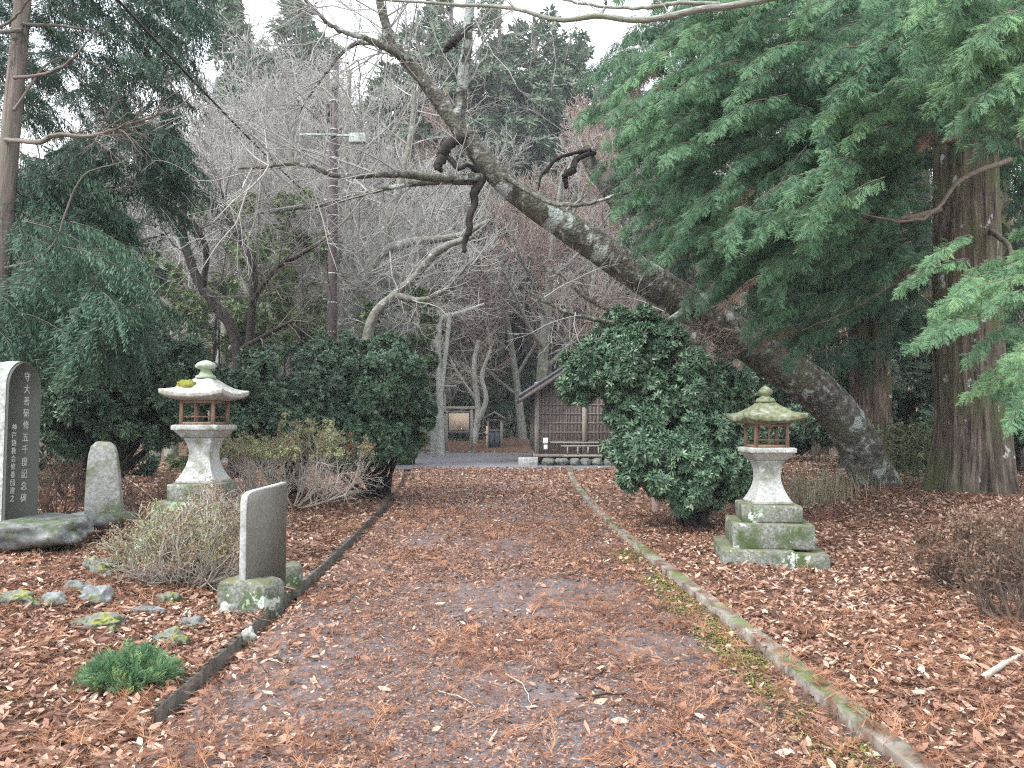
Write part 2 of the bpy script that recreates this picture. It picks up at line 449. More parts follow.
def copy_tree(o, parent=None):
    c = o.copy(); COL.objects.link(c); c.parent = parent
    for ch in [q for q in bpy.data.objects if q.parent == o]:
        copy_tree(ch, c)
    return c

def inst(proto, pos, Rm, sc, rnd, prnd=None):
    """place a small mesh (V,F) at N spots; Rm (N,3,3) columns are the local axes"""
    V, F = proto
    N = len(pos); k = len(V)
    W = np.einsum('nij,kj->nki', Rm, V) * np.asarray(sc).reshape(-1, 1, 1) + pos[:, None, :]
    FF = (F[None] + (np.arange(N) * k)[:, None, None]).reshape(-1, F.shape[1])
    rr = np.repeat(rnd, k)
    if prnd is not None:
        rr = np.clip(rr + np.tile(prnd, N), 0, 1)
    return W.reshape(-1, 3), FF, rr

def norm(a):
    return a / np.maximum(np.linalg.norm(a, axis=-1, keepdims=True), 1e-9)

def frames(d, upv):
    """y axis along d, z axis near upv"""
    y = norm(d)
    x = norm(np.cross(y, upv))
    z = np.cross(x, y)
    return np.stack([x, y, z], axis=2)

def tubes(Pn, Rn, sides):
    """(B,n,3) polylines and (B,n) radii -> one set of vertices and quads"""
    B, n, _ = Pn.shape
    T = np.gradient(Pn, axis=1)
    T = norm(T)
    mean = norm(Pn[:, -1] - Pn[:, 0])
    ref = np.where(np.abs(mean[:, 2:3]) < 0.75, np.array([[0, 0, 1.0]]), np.array([[1.0, 0, 0]]))
    a = norm(np.cross(T, ref[:, None, :]))
    b = np.cross(T, a)
    th = np.arange(sides) / sides * 2 * math.pi
    ring = a[:, :, None, :] * np.cos(th)[None, None, :, None] + b[:, :, None, :] * np.sin(th)[None, None, :, None]
    V = Pn[:, :, None, :] + ring * Rn[:, :, None, None]
    ln = np.concatenate([np.zeros((B, 1)), np.cumsum(np.linalg.norm(np.diff(Pn, axis=1), axis=2), axis=1)], axis=1)
    r0 = Rn[:, :1, None]
    off = np.arange(B)[:, None, None] * 3.7
    TC = np.stack([np.cos(th)[None, None] * r0 + off * 0 + Pn[:, :1, None, 0], np.sin(th)[None, None] * r0 + off, ln[:, :, None] + np.zeros((1, 1, sides))], axis=3) if False else \
        np.stack(np.broadcast_arrays(np.cos(th)[None, None, :] * r0, np.sin(th)[None, None, :] * r0 + off, ln[:, :, None]), axis=3)
    i = np.arange(n - 1)[:, None] * sides
    j = np.arange(sides)[None]
    j2 = (j + 1) % sides
    F = np.stack([i + j, i + j2, i + sides + j2, i + sides + j], axis=2).reshape(-1, 4)
    FF = (F[None] + (np.arange(B) * n * sides)[:, None, None]).reshape(-1, 4)
    return V.reshape(-1, 3), FF, TC.reshape(-1, 3)

def smooth_path(pts, n):
    pts = np.array([tuple(p) for p in pts], float)
    m = len(pts)
    if m == 2:
        t = np.linspace(0, 1, n)[:, None]
        return pts[0] * (1 - t) + pts[1] * t
    ext = np.vstack([2 * pts[0] - pts[1], pts, 2 * pts[-1] - pts[-2]])
    out = []
    for t in np.linspace(0, m - 1 - 1e-6, n):
        i = int(t); f = t - i
        p0, p1, p2, p3 = ext[i:i + 4]
        out.append(0.5 * ((2 * p1) + (-p0 + p2) * f + (2 * p0 - 5 * p1 + 4 * p2 - p3) * f * f + (-p0 + 3 * p1 - 3 * p2 + p3) * f ** 3))
    return np.array(out)

def limb(mb, pts, rad, sides=8, n=None, wob=0.0, mat=0, rough=0.0):
    n = n or max(6, len(pts) * 4)
    c = smooth_path(pts, n)
    r = np.interp(np.linspace(0, 1, n), np.linspace(0, 1, len(rad)), rad)
    if wob:
        c = c + np.random.default_rng(int(abs(c[0, 0] * 100)) + n).normal(0, wob, c.shape) * np.linspace(0.2, 1, n)[:, None]
    V, F, TC = tubes(c[None], r[None], sides)
    if rough:
        V = V.reshape(n, sides, 3)
        nn = fbm(np.arange(n)[:, None] * 0.7 + np.zeros((1, sides)), 5 * np.cos(np.arange(sides) / sides * 6.283)[None] + np.zeros((n, 1)), 0.8, 4) - 0.5
        V = c[:, None] + (V - c[:, None]) * (1 + rough * 2 * nn[:, :, None])
        V = V.reshape(-1, 3)
    mb.add(V, F, mat, tc=TC)
    # end cap
    k = len(V)
    mb.add(V[-sides:], [tuple(range(sides))], mat, tc=TC[-sides:])
    return c, r

def grow(out, p, d, Ln, r, lvl, mx, g, spread=0.8, nch=6, bend=0.18, trop=0.05, ratio=0.55, start=0.2):
    """a branch of five points and its children, collected in out[lvl]"""
    pts = [p]
    dd = d
    for k in range(4):
        dd = norm(dd + g.normal(0, bend, 3) + np.array([0, 0, trop]))
        pts.append(pts[-1] + dd * Ln / 4)
    pts = np.array(pts)
    out.setdefault(lvl, []).append((pts, np.linspace(r, r * 0.35, 5)))
    if lvl >= mx:
        return
    for k in range(nch):
        t = start + (1 - start) * (k + g.random()) / nch
        q = t * 4; i = min(int(q), 3); f = q - i
        pp = pts[i] * (1 - f) + pts[i + 1] * f
        tang = norm(pts[i + 1] - pts[i])
        side = norm(np.cross(tang, g.normal(0, 1, 3)))
        nd = norm(tang * (1 - spread * 0.4) + side * spread * g.uniform(0.7, 1.2))
        grow(out, pp, nd, Ln * ratio * g.uniform(0.7, 1.2) * (1.1 - 0.4 * t), max(r * (1 - 0.6 * t) * 0.5, 0.002), lvl + 1, mx, g, spread, nch, bend, trop, ratio, start)

def add_grown(mb, out, mat=0, sides={0: 8, 1: 5, 2: 4}, minr=0.0, levels=None):
    for l, br in out.items():
        if levels is not None and l not in levels:
            continue
        Pn = np.array([b[0] for b in br]); Rn = np.maximum(np.array([b[1] for b in br]), minr)
        V, F, TC = tubes(Pn, Rn, sides.get(l, 3))
        mb.add(V, F, mat, tc=TC)

# ------------------------------------------------------------------ ground, path, road
def grid_sheet(us, ys, zf, mapx=True):
    Ug, Yg = np.meshgrid(us, ys)
    X = UX(Ug, Yg) if mapx else Ug
    Z = zf(Ug, X, Yg)
    V = np.stack([X, Yg, Z], 2).reshape(-1, 3)
    nu, ny = len(us), len(ys)
    i = (np.arange(ny - 1)[:, None] * nu + np.arange(nu - 1)[None]).ravel()
    F = np.stack([i, i + 1, i + nu + 1, i + nu], 1)
    return V, F

us = np.concatenate([[-290, -200, -150, -100, -70, -50, -38, -30, -25, -20, -17, -14.5, -12.5, -11, -10, -9], np.arange(-8.2, -2.2, 0.14), [-2.12, -2.0, -1.9, -1.86, -1.85, -1.81, -1.80, -1.65, -1.64], np.arange(-1.55, 1.8, 0.2), [1.885, 2.0, 2.15], np.arange(2.3, 8.4, 0.14),
                     [9, 10, 11, 12.5, 14.5, 17, 20, 25, 30, 38, 50, 70, 100, 150, 200, 290]])
ys = np.concatenate([[-200, -100, -60, -25, -10, -4, 0, 1.5], np.arange(2.4, 12, 0.13), np.arange(12, 30, 0.3), np.arange(30, 60, 1.0), np.arange(60, 130, 3.5), [150, 200, 260, 330]])
def gz(u, x, y):
    z = HU(u, y)
    tr = (u > -1.803) & (u < -1.645) & (y > 4.2) & (y < 27)
    return np.where(tr, -0.13, z)
V, F = grid_sheet(us, ys, gz)
mb = MB(); mb.add(V, F)
tag(mb.build('ground', 'ground', smooth=True), kind='structure')

V, F = grid_sheet(np.linspace(UL - 0.02, UR, 24), np.concatenate([[-30, -10, 0], np.arange(2, 27.6, 0.3)]), lambda u, x, y: 0.004 + 0.03 * np.cos(u / 1.9 * 1.5) * (1 - sm((y - 20) / 7)) * sm((u + 1.7) / 0.5) * sm((2.1 - u) / 0.5))
mb = MB(); mb.add(V, F)
tag(mb.build('path', 'path', smooth=True), kind='structure')

# the road that crosses at the end of the path
ny = 60
mb = MB()
xs = np.linspace(-32, 16, 70)
y0 = 26.7 + 0.5 * (vn(xs, xs * 0, 0.8, 4) - 0.5); y1 = 42.0 + 0.9 * (vn(xs, xs * 0, 0.5, 8) - 0.5) - 0.3 * np.clip(xs - 1, 0, 3)
tt = np.linspace(0, 1, 14)
X = np.repeat(xs[None], 14, 0); Y = y0[None] * (1 - tt[:, None]) + y1[None] * tt[:, None]
Vv = np.stack([X, Y, np.maximum(H(X, Y), 0) * 0 + 0.012], 2).reshape(-1, 3)
i = (np.arange(13)[:, None] * 70 + np.arange(69)[None]).ravel()
mb.add(Vv, np.stack([i, i + 1, i + 71, i + 70], 1))
tag(mb.build('road', 'road'), kind='structure')

# kerbs
def kerb(name, u0, u1, zt, zb, ya, yb, seg, mat, jit):
    mb = MB()
    y = ya
    g = np.random.default_rng(5)
    while y < yb:
        L_ = seg * g.uniform(0.9, 1.1)
        o = g.uniform(-jit, jit); dz = g.uniform(-jit, jit); tilt = g.uniform(-jit, jit)
        n = 6
        yy = np.linspace(y + 0.008, y + L_ - 0.008, n)
        prof = [(u0 + o, zb), (u0 + o, zt + dz), (u1 + o, zt + dz), (u1 + o, zb)]
        V = []
        for q, yv in enumerate(yy):
            for (u, z) in prof:
                V.append((float(UX(u, yv)), yv, z + (tilt * (q / n - .5) if z > zb else 0)))
        F = [(0, 1, 2, 3), tuple((n - 1) * 4 + k for k in (3, 2, 1, 0))]
        for q in range(n - 1):
            for k in range(3):
                a = q * 4 + k
                F.append((a, a + 4, a + 5, a + 1))
        mb.add(V, F)
        y += L_
    o = mb.build(name, mat, bevel=0.004)
    return tag(o, kind='structure')
kerb('kerb_mossy', UR + 0.003, UR + 0.12, 0.105, -0.1, 2.2, 26.3, 0.9, 'kerb_moss', 0.008)
kerb('kerb_dark', -1.862, -1.80, 0.035, -0.2, 4.25, 25.5, 1.6, 'kerb_dark', 0.014)

# ------------------------------------------------------------------ fallen leaves and needles
def leaf_proto():
    V = np.array([[0, -0.5, 0], [-0.19, -0.12, 0.05], [-0.16, 0.2, 0.07], [0, 0.52, 0.02], [0.16, 0.2, 0.07], [0.19, -0.12, 0.05], [0, 0.0, -0.02]])
    F = np.array([[0, 6, 1, 1], [6, 3, 2, 1], [0, 5, 6, 6], [6, 5, 4, 3]])
    V[:, 2] += 0.14 * (V[:, 1]) ** 2 * 2
    return V, F
def split_degenerate(F):
    return F
LV = np.array([[0, -0.5, 0.06], [-0.20, -0.15, 0.05], [-0.15, 0.22, 0.06], [0, 0.5, 0.05], [0.15, 0.22, 0.07], [0.20, -0.15, 0.04], [0, 0.02, -0.02]])
LF = np.array([[0, 6, 1], [1, 6, 2], [2, 6, 3], [3, 6, 4], [4, 6, 5], [5, 6, 0]])
LQ = np.array([[0, 5, 2, 1], [2, 5, 4, 3]])      # cheaper leaf, two quads

def scatter_leaves(n, ymin, ymax, umin, umax, size, keep, g, tilt=0.45, proto=(LV, LF)):
    y = ymin + (ymax - ymin) * g.random(n)
    u = g.uniform(umin, umax, n)
    x = UX(u, y)
    k = (np.abs(x) < 0.72 * y + 0.5) & keep(u, x, y, g.random(n))
    k &= ~((u > -1.80) & (u < -1.65) & (g.random(n) < 0.6))
    u, x, y = u[k], x[k], y[k]
    z = np.where((u > UL) & (u < UR), 0.035, HU(u, y) + 0.008)
    z = np.where((u > -1.80) & (u < -1.65) & (y > 4.2), -0.08, z)
    z = np.where((u > UR) & (u < UR + 0.12) & (y < 26), 0.112, z)
    z = np.where((u > -1.87) & (u < -1.80) & (y < 25) & (y > 4.2), 0.04, z)
    z = z + g.random(len(x)) ** 2 * 0.035
    N = len(x)
    nrm = norm(np.stack([g.normal(0, tilt, N), g.normal(0, tilt, N), np.ones(N)], 1))
    a = g.uniform(0, 6.283, N)
    d = np.stack([np.cos(a), np.sin(a), np.zeros(N)], 1)
    d = d - nrm * (d * nrm).sum(1, keepdims=True)
    Rm = frames(d, nrm)
    sc = size * np.clip(g.lognormal(-0.12, 0.38, N), 0.35, 1.9)
    return inst(proto, np.stack([x, y, z], 1), Rm, sc, g.random(N))

g = np.random.default_rng(11)
def keep_side(u, x, y, r):
    off = (u < UL) | (u > UR)
    den = np.where(off, 1.0, 0.0)
    road = (y > 26.5) & (y < 42)
    den = np.where(road, 0.05, den)
    den = den * (0.45 + 1.1 * fbm(x, y, 0.8, 40))
    den = np.where((u > UR) & (u < UR + 0.12), 0.9 * sm((vn(y, y * 0, 1.3, 5) - 0.5) / 0.3) * 0.3, den)
    return r < den
def keep_path(u, x, y, r):
    e = np.maximum(sm((-u - 0.6) / 1.2), sm((u - 1.1) / 1.0)) * 0.8
    den = 0.06 + e * 0.9 + 0.35 * sm((fbm(x, y, 0.7, 60) - 0.5) / 0.15) + 0.45 * sm((y - 9) / 8)
    return (u > UL) & (u < UR) & (r < den)
mb = MB()
for (n, a, b, ua, ub, s, kf) in ((88000, 2.6, 7, -6, 6.5, 0.056, keep_side), (140000, 7, 14, -11, 11, 0.058, keep_side), (70000, 14, 27, -12, 13, 0.08, keep_side), (9000, 27, 43, -20, 10, 0.09, keep_side), (26000, 41.5, 52, -20, 20, 0.11, keep_side),
                                 (15000, 2.6, 8, UL, UR, 0.055, keep_path), (17000, 8, 16, UL, UR, 0.055, keep_path), (22000, 16, 27.5, UL, UR, 0.07, keep_path)):
    if b > 40 and a > 40:
        V, F, r = scatter_leaves(n, a, b, ua, ub, s, lambda u, x, y, r: r < 0.9, g, proto=(LV[:6], LQ))
    else:
        V, F, r = scatter_leaves(n, a, b, ua, ub, s, kf, g, proto=(LV, LF) if a < 10 else (LV[:6], LQ))
    mb.add(V, F, 0, r)
tag(mb.build('fallen_leaves', 'litter'), 'brown and orange fallen leaves covering the ground beside and on the path', 'leaf litter', kind='stuff')

def sprig_proto(seed, n=9):
    g = np.random.default_rng(seed)
    V = []; F = []
    ys_ = np.linspace(-0.5, 0.5, 7)
    cx = 0.25 * g.normal() * (ys_ ** 2) + 0.05 * g.normal(size=7)
    cz = 0.03 + 0.05 * np.abs(g.normal(size=7))
    for k in range(7):
        V += [(cx[k] - 0.010, ys_[k], cz[k]), (cx[k] + 0.010, ys_[k], cz[k])]
    for k in range(6):
        a = 2 * k
        F.append((a, a + 1, a + 3, a + 2))
    for k in range(n * 2):
        t = g.uniform(-0.48, 0.42)
        x = np.interp(t, ys_, cx); z = np.interp(t, ys_, cz)
        s = 1 if k % 2 else -1
        L_ = g.uniform(0.15, 0.34); an = g.uniform(0.25, 0.7)
        ex, ey, ez = x + s * L_ * math.sin(an), t + L_ * math.cos(an), z + g.uniform(0, 0.12)
        b = len(V)
        w_ = 0.009
        V += [(x, t, z), (x + w_, t, z), (ex, ey, ez), (ex - w_, ey, ez)]
        F.append((b, b + 1, b + 2, b + 3))
    return np.array(V), np.array(F)

mb = MB()
for s in range(4):
    pr = sprig_proto(s)
    for (n, a, b, ua, ub, size, den0) in ((4600, 2.8, 7, -5, 6, 0.15, 1), (5000, 7, 14, -9, 9, 0.17, 1), (1800, 14, 26, -6, 6, 0.22, 1)):
        def kk(u, x, y, r):
            on = (u > UL) & (u < UR)
            return r < np.where(on, 0.35 + 0.9 * sm((fbm(x, y, 0.9, 90) - 0.42) / 0.2), 0.25 + 0.8 * sm((fbm(x, y, 0.7, 95) - 0.42) / 0.2))
        V, F, r = scatter_leaves(n, a, b, ua, ub, size, kk, g, tilt=0.2, proto=pr)
        mb.add(V, F, 0, r)
tag(mb.build('cedar_needle_litter', 'needles'), 'rusty dry cedar needle sprigs scattered on the path and ground', 'needle litter', kind='stuff')

# fine crumbs of broken litter on the path
cr_ = MB()
CV = np.array([[-0.5, -0.2, 0], [0.5, -0.25, 0.1], [0.45, 0.25, 0.05], [-0.45, 0.2, 0.12]]); CF = np.array([[0, 1, 2, 3]])
def kc(u, x, y, r):
    return r < 0.15 + 0.8 * sm((fbm(x, y, 1.1, 120) - 0.42) / 0.2)
for (n, a, b, s) in ((60000, 2.7, 7, 0.016), (60000, 7, 14, 0.026), (30000, 14, 27, 0.045)):
    V, F, r = scatter_leaves(n, a, b, UL, UR, s, kc, g, tilt=0.3, proto=(CV, CF))
    cr_.add(V, F, 0, 0.1 + r * 0.68)
tag(cr_.build('leaf_crumbs', 'litter'), 'small broken crumbs of brown leaves spread over the asphalt path', 'leaf crumbs', kind='stuff')

mg = MB()
g2 = np.random.default_rng(77)
def km(u, x, y, r):
    return r < sm((fbm(x, y, 1.7, 210) - 0.40) / 0.15) * sm((u - (UR - 0.42)) / 0.3)
V, F, r = scatter_leaves(42000, 3.2, 9.5, UR - 0.42, UR - 0.01, 0.013, km, g2, tilt=0.5, proto=(CV, CF))
mg.add(V, F, 0, r)
tag(mg.build('path_moss', 'moss_bits'), 'thin green moss growing on the path beside the mossy kerb', 'moss', kind='stuff')

# ------------------------------------------------------------------ stone lanterns
def sq_loft(levels, corner=0.0):
    """square sections (half width, z, corner lift) stacked into one mesh"""
    V = []; F = []
    for (h, z, *c) in levels:
        n = 6
        cl = c[0] if c else 0.0
        per = []
        for sidei in range(4):
            for k in range(n):
                t = -1 + 2 * k / n
                x, y = {0: (t * h, -h), 1: (h, t * h), 2: (-t * h, h), 3: (-h, -t * h)}[sidei]
                per.append((x, y, z + cl * abs(t) ** 2.5))
        V += per
    m = 24
    for l in range(len(levels) - 1):
        for k in range(m):
            k2 = (k + 1) % m
            F.append((l * m + k, l * m + k2, (l + 1) * m + k2, (l + 1) * m + k))
    F.append(tuple(range(m))[::-1]); F.append(tuple((len(levels) - 1) * m + k for k in range(m)))
    return V, F

def lathe(prof, n=20, wob=0.0, seed=0):
    g = np.random.default_rng(seed)
    V = []; F = []
    for (r, z) in prof:
        for k in range(n):
            a = k / n * 2 * math.pi
            rr = r * (1 + wob * g.normal())
            V.append((rr * math.cos(a), rr * math.sin(a), z + wob * 0.05 * g.normal()))
    for l in range(len(prof) - 1):
        for k in range(n):
            k2 = (k + 1) % n
            F.append((l * n + k, l * n + k2, (l + 1) * n + k2, (l + 1) * n + k))
    F.append(tuple((len(prof) - 1) * n + k for k in range(n)))
    F.append(tuple(range(n))[::-1])
    return V, F

def lantern(loc, label, rz, steps, zp, roofmat, stone, stepmat, step_rz, knob, zs=1.0):
    t = thing('stone_lantern', loc, label, 'stone lantern', rz)
    c, s = math.cos(step_rz), math.sin(step_rz)
    Rz = np.array([[c, -s, 0], [s, c, 0], [0, 0, 1]])
    for (h, z0, z1, split) in steps:
        mb = MB()
        if split:
            mb.box((-h * 0.32 * c, -h * .32 * s, (z0 + z1) / 2), (h * 1.36 - 0.006, 2 * h, z1 - z0), Rz, jit=0.008)
            mb.box((h * 0.68 * c + 0.02 * s, h * .68 * s, (z0 + z1) / 2 - 0.015), (h * 0.64 - 0.006, 2 * h - 0.05, z1 - z0 - 0.03), Rz, jit=0.008)
        else:
            mb.box((0, 0, (z0 + z1) / 2), (2 * h, 2 * h, z1 - z0), Rz, jit=0.006)
        mb.build('step', stepmat, t, bevel=0.018)
    k_ = 0.935
    # pedestal: flared square shaft with a small collar
    zp0 = zp
    nfirst = len(bpy.data.objects)
    before = set(bpy.data.objects)
    lv = []
    for k in range(13):
        q = k / 12
        hw = 0.107 + 0.118 * (1 - q) ** 2.4 + 0.055 * q ** 4
        lv.append((hw, zp + 0.03 + q * 0.47))
    lv = [(0.225, zp), (0.228, zp + 0.03)] + lv[1:] + [(0.168, zp + 0.503), (0.168, zp + 0.525)]
    V, F = sq_loft(lv); mb = MB(); mb.add(V, F); mb.build('pedestal', stone, t, bevel=0.006)
    za = zp + 0.527
    V, F = sq_loft([(0.19, za), (0.255, za + 0.085), (0.275, za + 0.09), (0.275, za + 0.14), (0.255, za + 0.15)])
    mb = MB(); mb.add(V, F); mb.build('platform', stone, t, bevel=0.006)
    zb = za + 0.152
    # wooden fire box: frame, posts and thin lattice
    f = MB()
    hb = 0.19
    for z in (zb + 0.015, zb + 0.265):
        for sx in (-1, 1):
            f.box((0, sx * hb, z), (2 * hb + 0.024, 0.028, 0.03)); f.box((sx * hb, 0, z), (0.028, 2 * hb - 0.032, 0.026))
        if z < zb + 0.1:
            fb = f.build('fire_box', 'wood_frame', t)
        else:
            f.build('head_frame', 'wood_frame', fb)
        f = MB()
    for sx in (-1, 1):
        for sy in (-1, 1):
            p = MB(); p.box((sx * hb, sy * hb, zb + 0.14), (0.036, 0.036, 0.28)); p.build('post', 'wood_frame', fb)
    for s2 in (-1, 1):
        lt = MB()
        lt.box((-0.03, s2 * hb, zb + 0.14), (0.014, 0.012, 0.22)); lt.box((0.0, s2 * hb, zb + 0.09), (0.34, 0.010, 0.012))
        lt.build('lattice', 'wood_frame', fb)
    zc = zb + 0.282
    V, F = sq_loft([(0.20, zc, 0), (0.335, zc + 0.02, 0.02), (0.375, zc + 0.035, 0.045), (0.38, zc + 0.085, 0.05), (0.33, zc + 0.105, 0.03), (0.26, zc + 0.135, 0.012), (0.19, zc + 0.185, 0.004), (0.13, zc + 0.235, 0), (0.10, zc + 0.26, 0)])
    V = [(x + random.uniform(-.004, .004), y + random.uniform(-.004, .004), z + random.uniform(-.003, .003)) for x, y, z in V]
    mb = MB(); mb.add(V, F); rf = mb.build('roof', roofmat, t, smooth=False, bevel=0.008)
    zd = zc + 0.262
    if knob == 'onion':
        V, F = lathe([(0.115, zd), (0.118, zd + 0.02), (0.10, zd + 0.05), (0.06, zd + 0.068), (0.055, zd + 0.085), (0.075, zd + 0.10), (0.087, zd + 0.125), (0.08, zd + 0.155), (0.045, zd + 0.185), (0.012, zd + 0.205), (0.002, zd + 0.215)], 18, 0.012, 2)
    else:
        V, F = lathe([(0.12, zd), (0.115, zd + 0.03), (0.08, zd + 0.05), (0.06, zd + 0.08), (0.062, zd + 0.105), (0.11, zd + 0.125), (0.125, zd + 0.15), (0.10, zd + 0.185), (0.05, zd + 0.21), (0.01, zd + 0.22)], 18, 0.03, 3)
    mb = MB(); mb.add(V, F); mb.build('finial', roofmat if knob == 'onion' else 'granite_moss2', t, smooth=True)
    for o in set(bpy.data.objects) - before:
        if o.type == 'MESH':
            for v in o.data.vertices:
                v.co.x *= k_; v.co.y *= k_; v.co.z = zp0 + (v.co.z - zp0) * k_
    return t, zp0 + (zc - zp0) * k_

M['granite_moss2'] = surf('lichened_cap', [(0.3, (0.18, 0.21, 0.16)), (0.7, (0.45, 0.5, 0.42))], 18, bump=0.4, bscale=60, dist=0.006, layers=[((0.25, 0.33, 0.2), 6, 0.5, 0.6, None)])

LR = Vector((2.92, 8.75, 0)); LR.z = float(H(LR.x, LR.y - 0.3)) - 0.03
zg = LR.z
lantern(LR, 'moss roofed stone lantern on three stepped plinths right of the path', R(0), [(0.56, -0.1, 0.24 - zg, True), (0.43, 0.24 - zg, 0.51 - zg, False), (0.325, 0.512 - zg, 0.70 - zg, False)], 0.702 - zg, 'roof_moss', 'granite', 'granite_moss', R(-10), 'onion')
LLx = Vector((-3.41, 8.45, 0)); LLx.z = float(H(LLx.x, LLx.y))
zg = LLx.z
tl, zc = lantern(LLx, 'pale stone lantern with yellow moss patch on its roof, left of the path', R(-4), [(0.50, -0.1, 0.45 - zg, False), (0.39, 0.452 - zg, 0.77 - zg, False), (0.28, 0.772 - zg, 0.958 - zg, False)], 0.96 - zg, 'roof_pale', 'granite', 'granite_moss', R(2), 'cap')

def blob(c, r, seed=0, sub=3, amp=0.25, fr=1.6, flat=None):
    """noisy rock as vertices and triangles"""
    import bmesh
    from mathutils import noise as nz_
    bm = bmesh.new()
    bmesh.ops.create_icosphere(bm, subdivisions=sub, radius=1)
    off = Vector((seed * 7.3, seed * 1.7, seed * 3.1))
    for v in bm.verts:
        p = v.co.copy()
        d = 1 + amp * (nz_.noise(p * fr + off) * 1.4 + 0.5 * nz_.noise(p * fr * 2.7 + off) + 0.22 * nz_.noise(p * fr * 6.5 + off))
        v.co = p * d
    V = np.array([tuple(v.co) for v in bm.verts]) * np.array(r) + np.array(c)
    F = np.array([[v.index for v in f.verts] for f in bm.faces])
    bm.free()
    return V, F

mb = MB(); V, F = blob((-0.13, -0.17, zc + 0.165), (0.105, 0.08, 0.06), 3, 3, 0.3, 2)
mb.add(V, F); mb.build('moss_clump', 'moss', tl, smooth=True)

# ------------------------------------------------------------------ memorial stones on the left
def text_mesh(body, size, name, mat, parent, mtx, space=1.0):
    cu = bpy.data.curves.new(name, 'FONT')
    cu.body = body
    cu.size = size
    cu.extrude = 0.002
    cu.align_x = 'CENTER'
    cu.space_line = space
    to = bpy.data.objects.new(name + '_src', cu)
    COL.objects.link(to)
    bpy.context.view_layer.update()
    me = bpy.data.meshes.new_from_object(to)
    bpy.data.objects.remove(to)
    me.name = name
    me.materials.clear(); me.materials.append(M[mat])
    o = bpy.data.objects.new(name, me)
    COL.objects.link(o)
    o.parent = parent
    o.matrix_local = mtx
    return o

M['chalk'] = surf('chalk_paint', [(0.3, (0.3, 0.32, 0.30)), (0.7, (0.6, 0.62, 0.6))], 30, bump=0)

# tall arched slab: local x = normal of the inscribed face, local y = width
ST = Vector((-5.33, 8.32, 0)); 
pS = P(30, 518, 8.35)
ST.z = pS.z
t = thing('memorial_stone', ST, 'tall dark round-topped memorial stone with a column of white writing', 'memorial stone', R(0))
def arch_outline(w, h, n=14, x=0, jit=0):
    g = np.random.default_rng(3)
    pts = [(x, -w / 2, 0)]
    for k in range(8):
        pts.append((x, -w / 2, h * 0.1 * (k + 1) - 0.0))
    zc_ = h - w / 2 * 1.0
    pts = [(x, -w / 2, q * zc_ / 8) for q in range(9)]
    for k in range(1, n):
        a = math.pi - math.pi * k / n
        pts.append((x, w / 2 * math.cos(a), zc_ + w / 2 * math.sin(a)))
    pts += [(x, w / 2, (8 - q) * zc_ / 8) for q in range(9)]
    pts = np.array(pts)
    if jit:
        pts[:, 1:] += g.uniform(-jit, jit, (len(pts), 2)); pts[:, 2] = np.maximum(pts[:, 2], 0)
    return pts
Wd, Hd = 0.56, 1.70
A = arch_outline(Wd, Hd, x=0.0)
B = arch_outline(Wd * 1.0, Hd + 0.01, x=-0.03)
C = arch_outline(Wd * 1.03, Hd + 0.01, x=-0.14, jit=0.012)
D = arch_outline(Wd * 0.98, Hd - 0.02, x=-0.30, jit=0.02)
n = len(A)
mb = MB()
V = np.vstack([B, C, D]); F = []
for l in range(2):
    for k in range(n - 1):
        F.append((l * n + k, (l + 1) * n + k, (l + 1) * n + k + 1, l * n + k + 1))
F.append(tuple(2 * n + k for k in range(n))); F.append(tuple(range(n))[::-1])
mb.add(V, F); mb.build('slab', 'rough_white', t)
mb = MB()
V = np.vstack([arch_outline(Wd - 0.01, Hd - 0.005, x=0.0), arch_outline(Wd - 0.01, Hd - 0.005, x=-0.029)]); F = [tuple(range(n))[::-1]]
for k in range(n - 1):
    F.append((k, n + k, n + k + 1, k + 1))
mb.add(V, F); face = mb.build('inscribed_face', 'polished', t)
rotm = Matrix(((0, 0, 1), (1, 0, 0), (0, 1, 0))).to_4x4()     # text x -> +y, text y -> +z, normal -> +x
text_mesh('\n'.join('守大善研修五千度記念碑'), 0.105, 'inscription', 'chalk', t, Matrix.Translation((0.003, 0.02, 1.50)) @ rotm, 1.26)
text_mesh('\n'.join('神戸錦教会修養団建之'), 0.078, 'small_inscription', 'chalk', t, Matrix.Translation((0.003, -0.17, 0.96)) @ rotm, 1.08)

def rock_thing(px, py, wpx, hpx, label, mat='rock', seed=0, depth=1.0, group=None, name='rock', yaw=0, sink=0.3):
    p = G(px, py + hpx * 0.5)
    s = wpx / FPX * p.y / 2 * 1.0
    hz = hpx / FPX * p.y / 2 * 1.0
    t_ = MB()
    V, F = blob((0, 0, 0), (s, s * depth, hz * (1 + sink)), seed, 4, 0.42, 1.3)
    t_.add(V, F)
    o = t_.build(name, mat, smooth=True)
    o.location = (p.x, p.y + s * depth * 0.5, float(H(p.x, p.y + s * depth * .5)) + hz * (1 - sink * 1.3) - 0.02)
    o.rotation_euler = (0, 0, yaw)
    return tag(o, label, 'rock', group)

# base rock of the tall stone
mb = MB(); V, F = blob((0, 0, 0), (0.85, 0.52, 0.22), 5, 4, 0.22, 1.2)
V[:, 2] = np.minimum(V[:, 2], 0.13 + 0.02 * np.sin(V[:, 0] * 9))
mb.add(V, F); o = mb.build('base_rock', 'rock', smooth=False)
o.location = (-5.38, 8.25, ST.z - 0.125)
tag(o, 'broad grey rock carrying the tall round-topped memorial stone', 'rock')

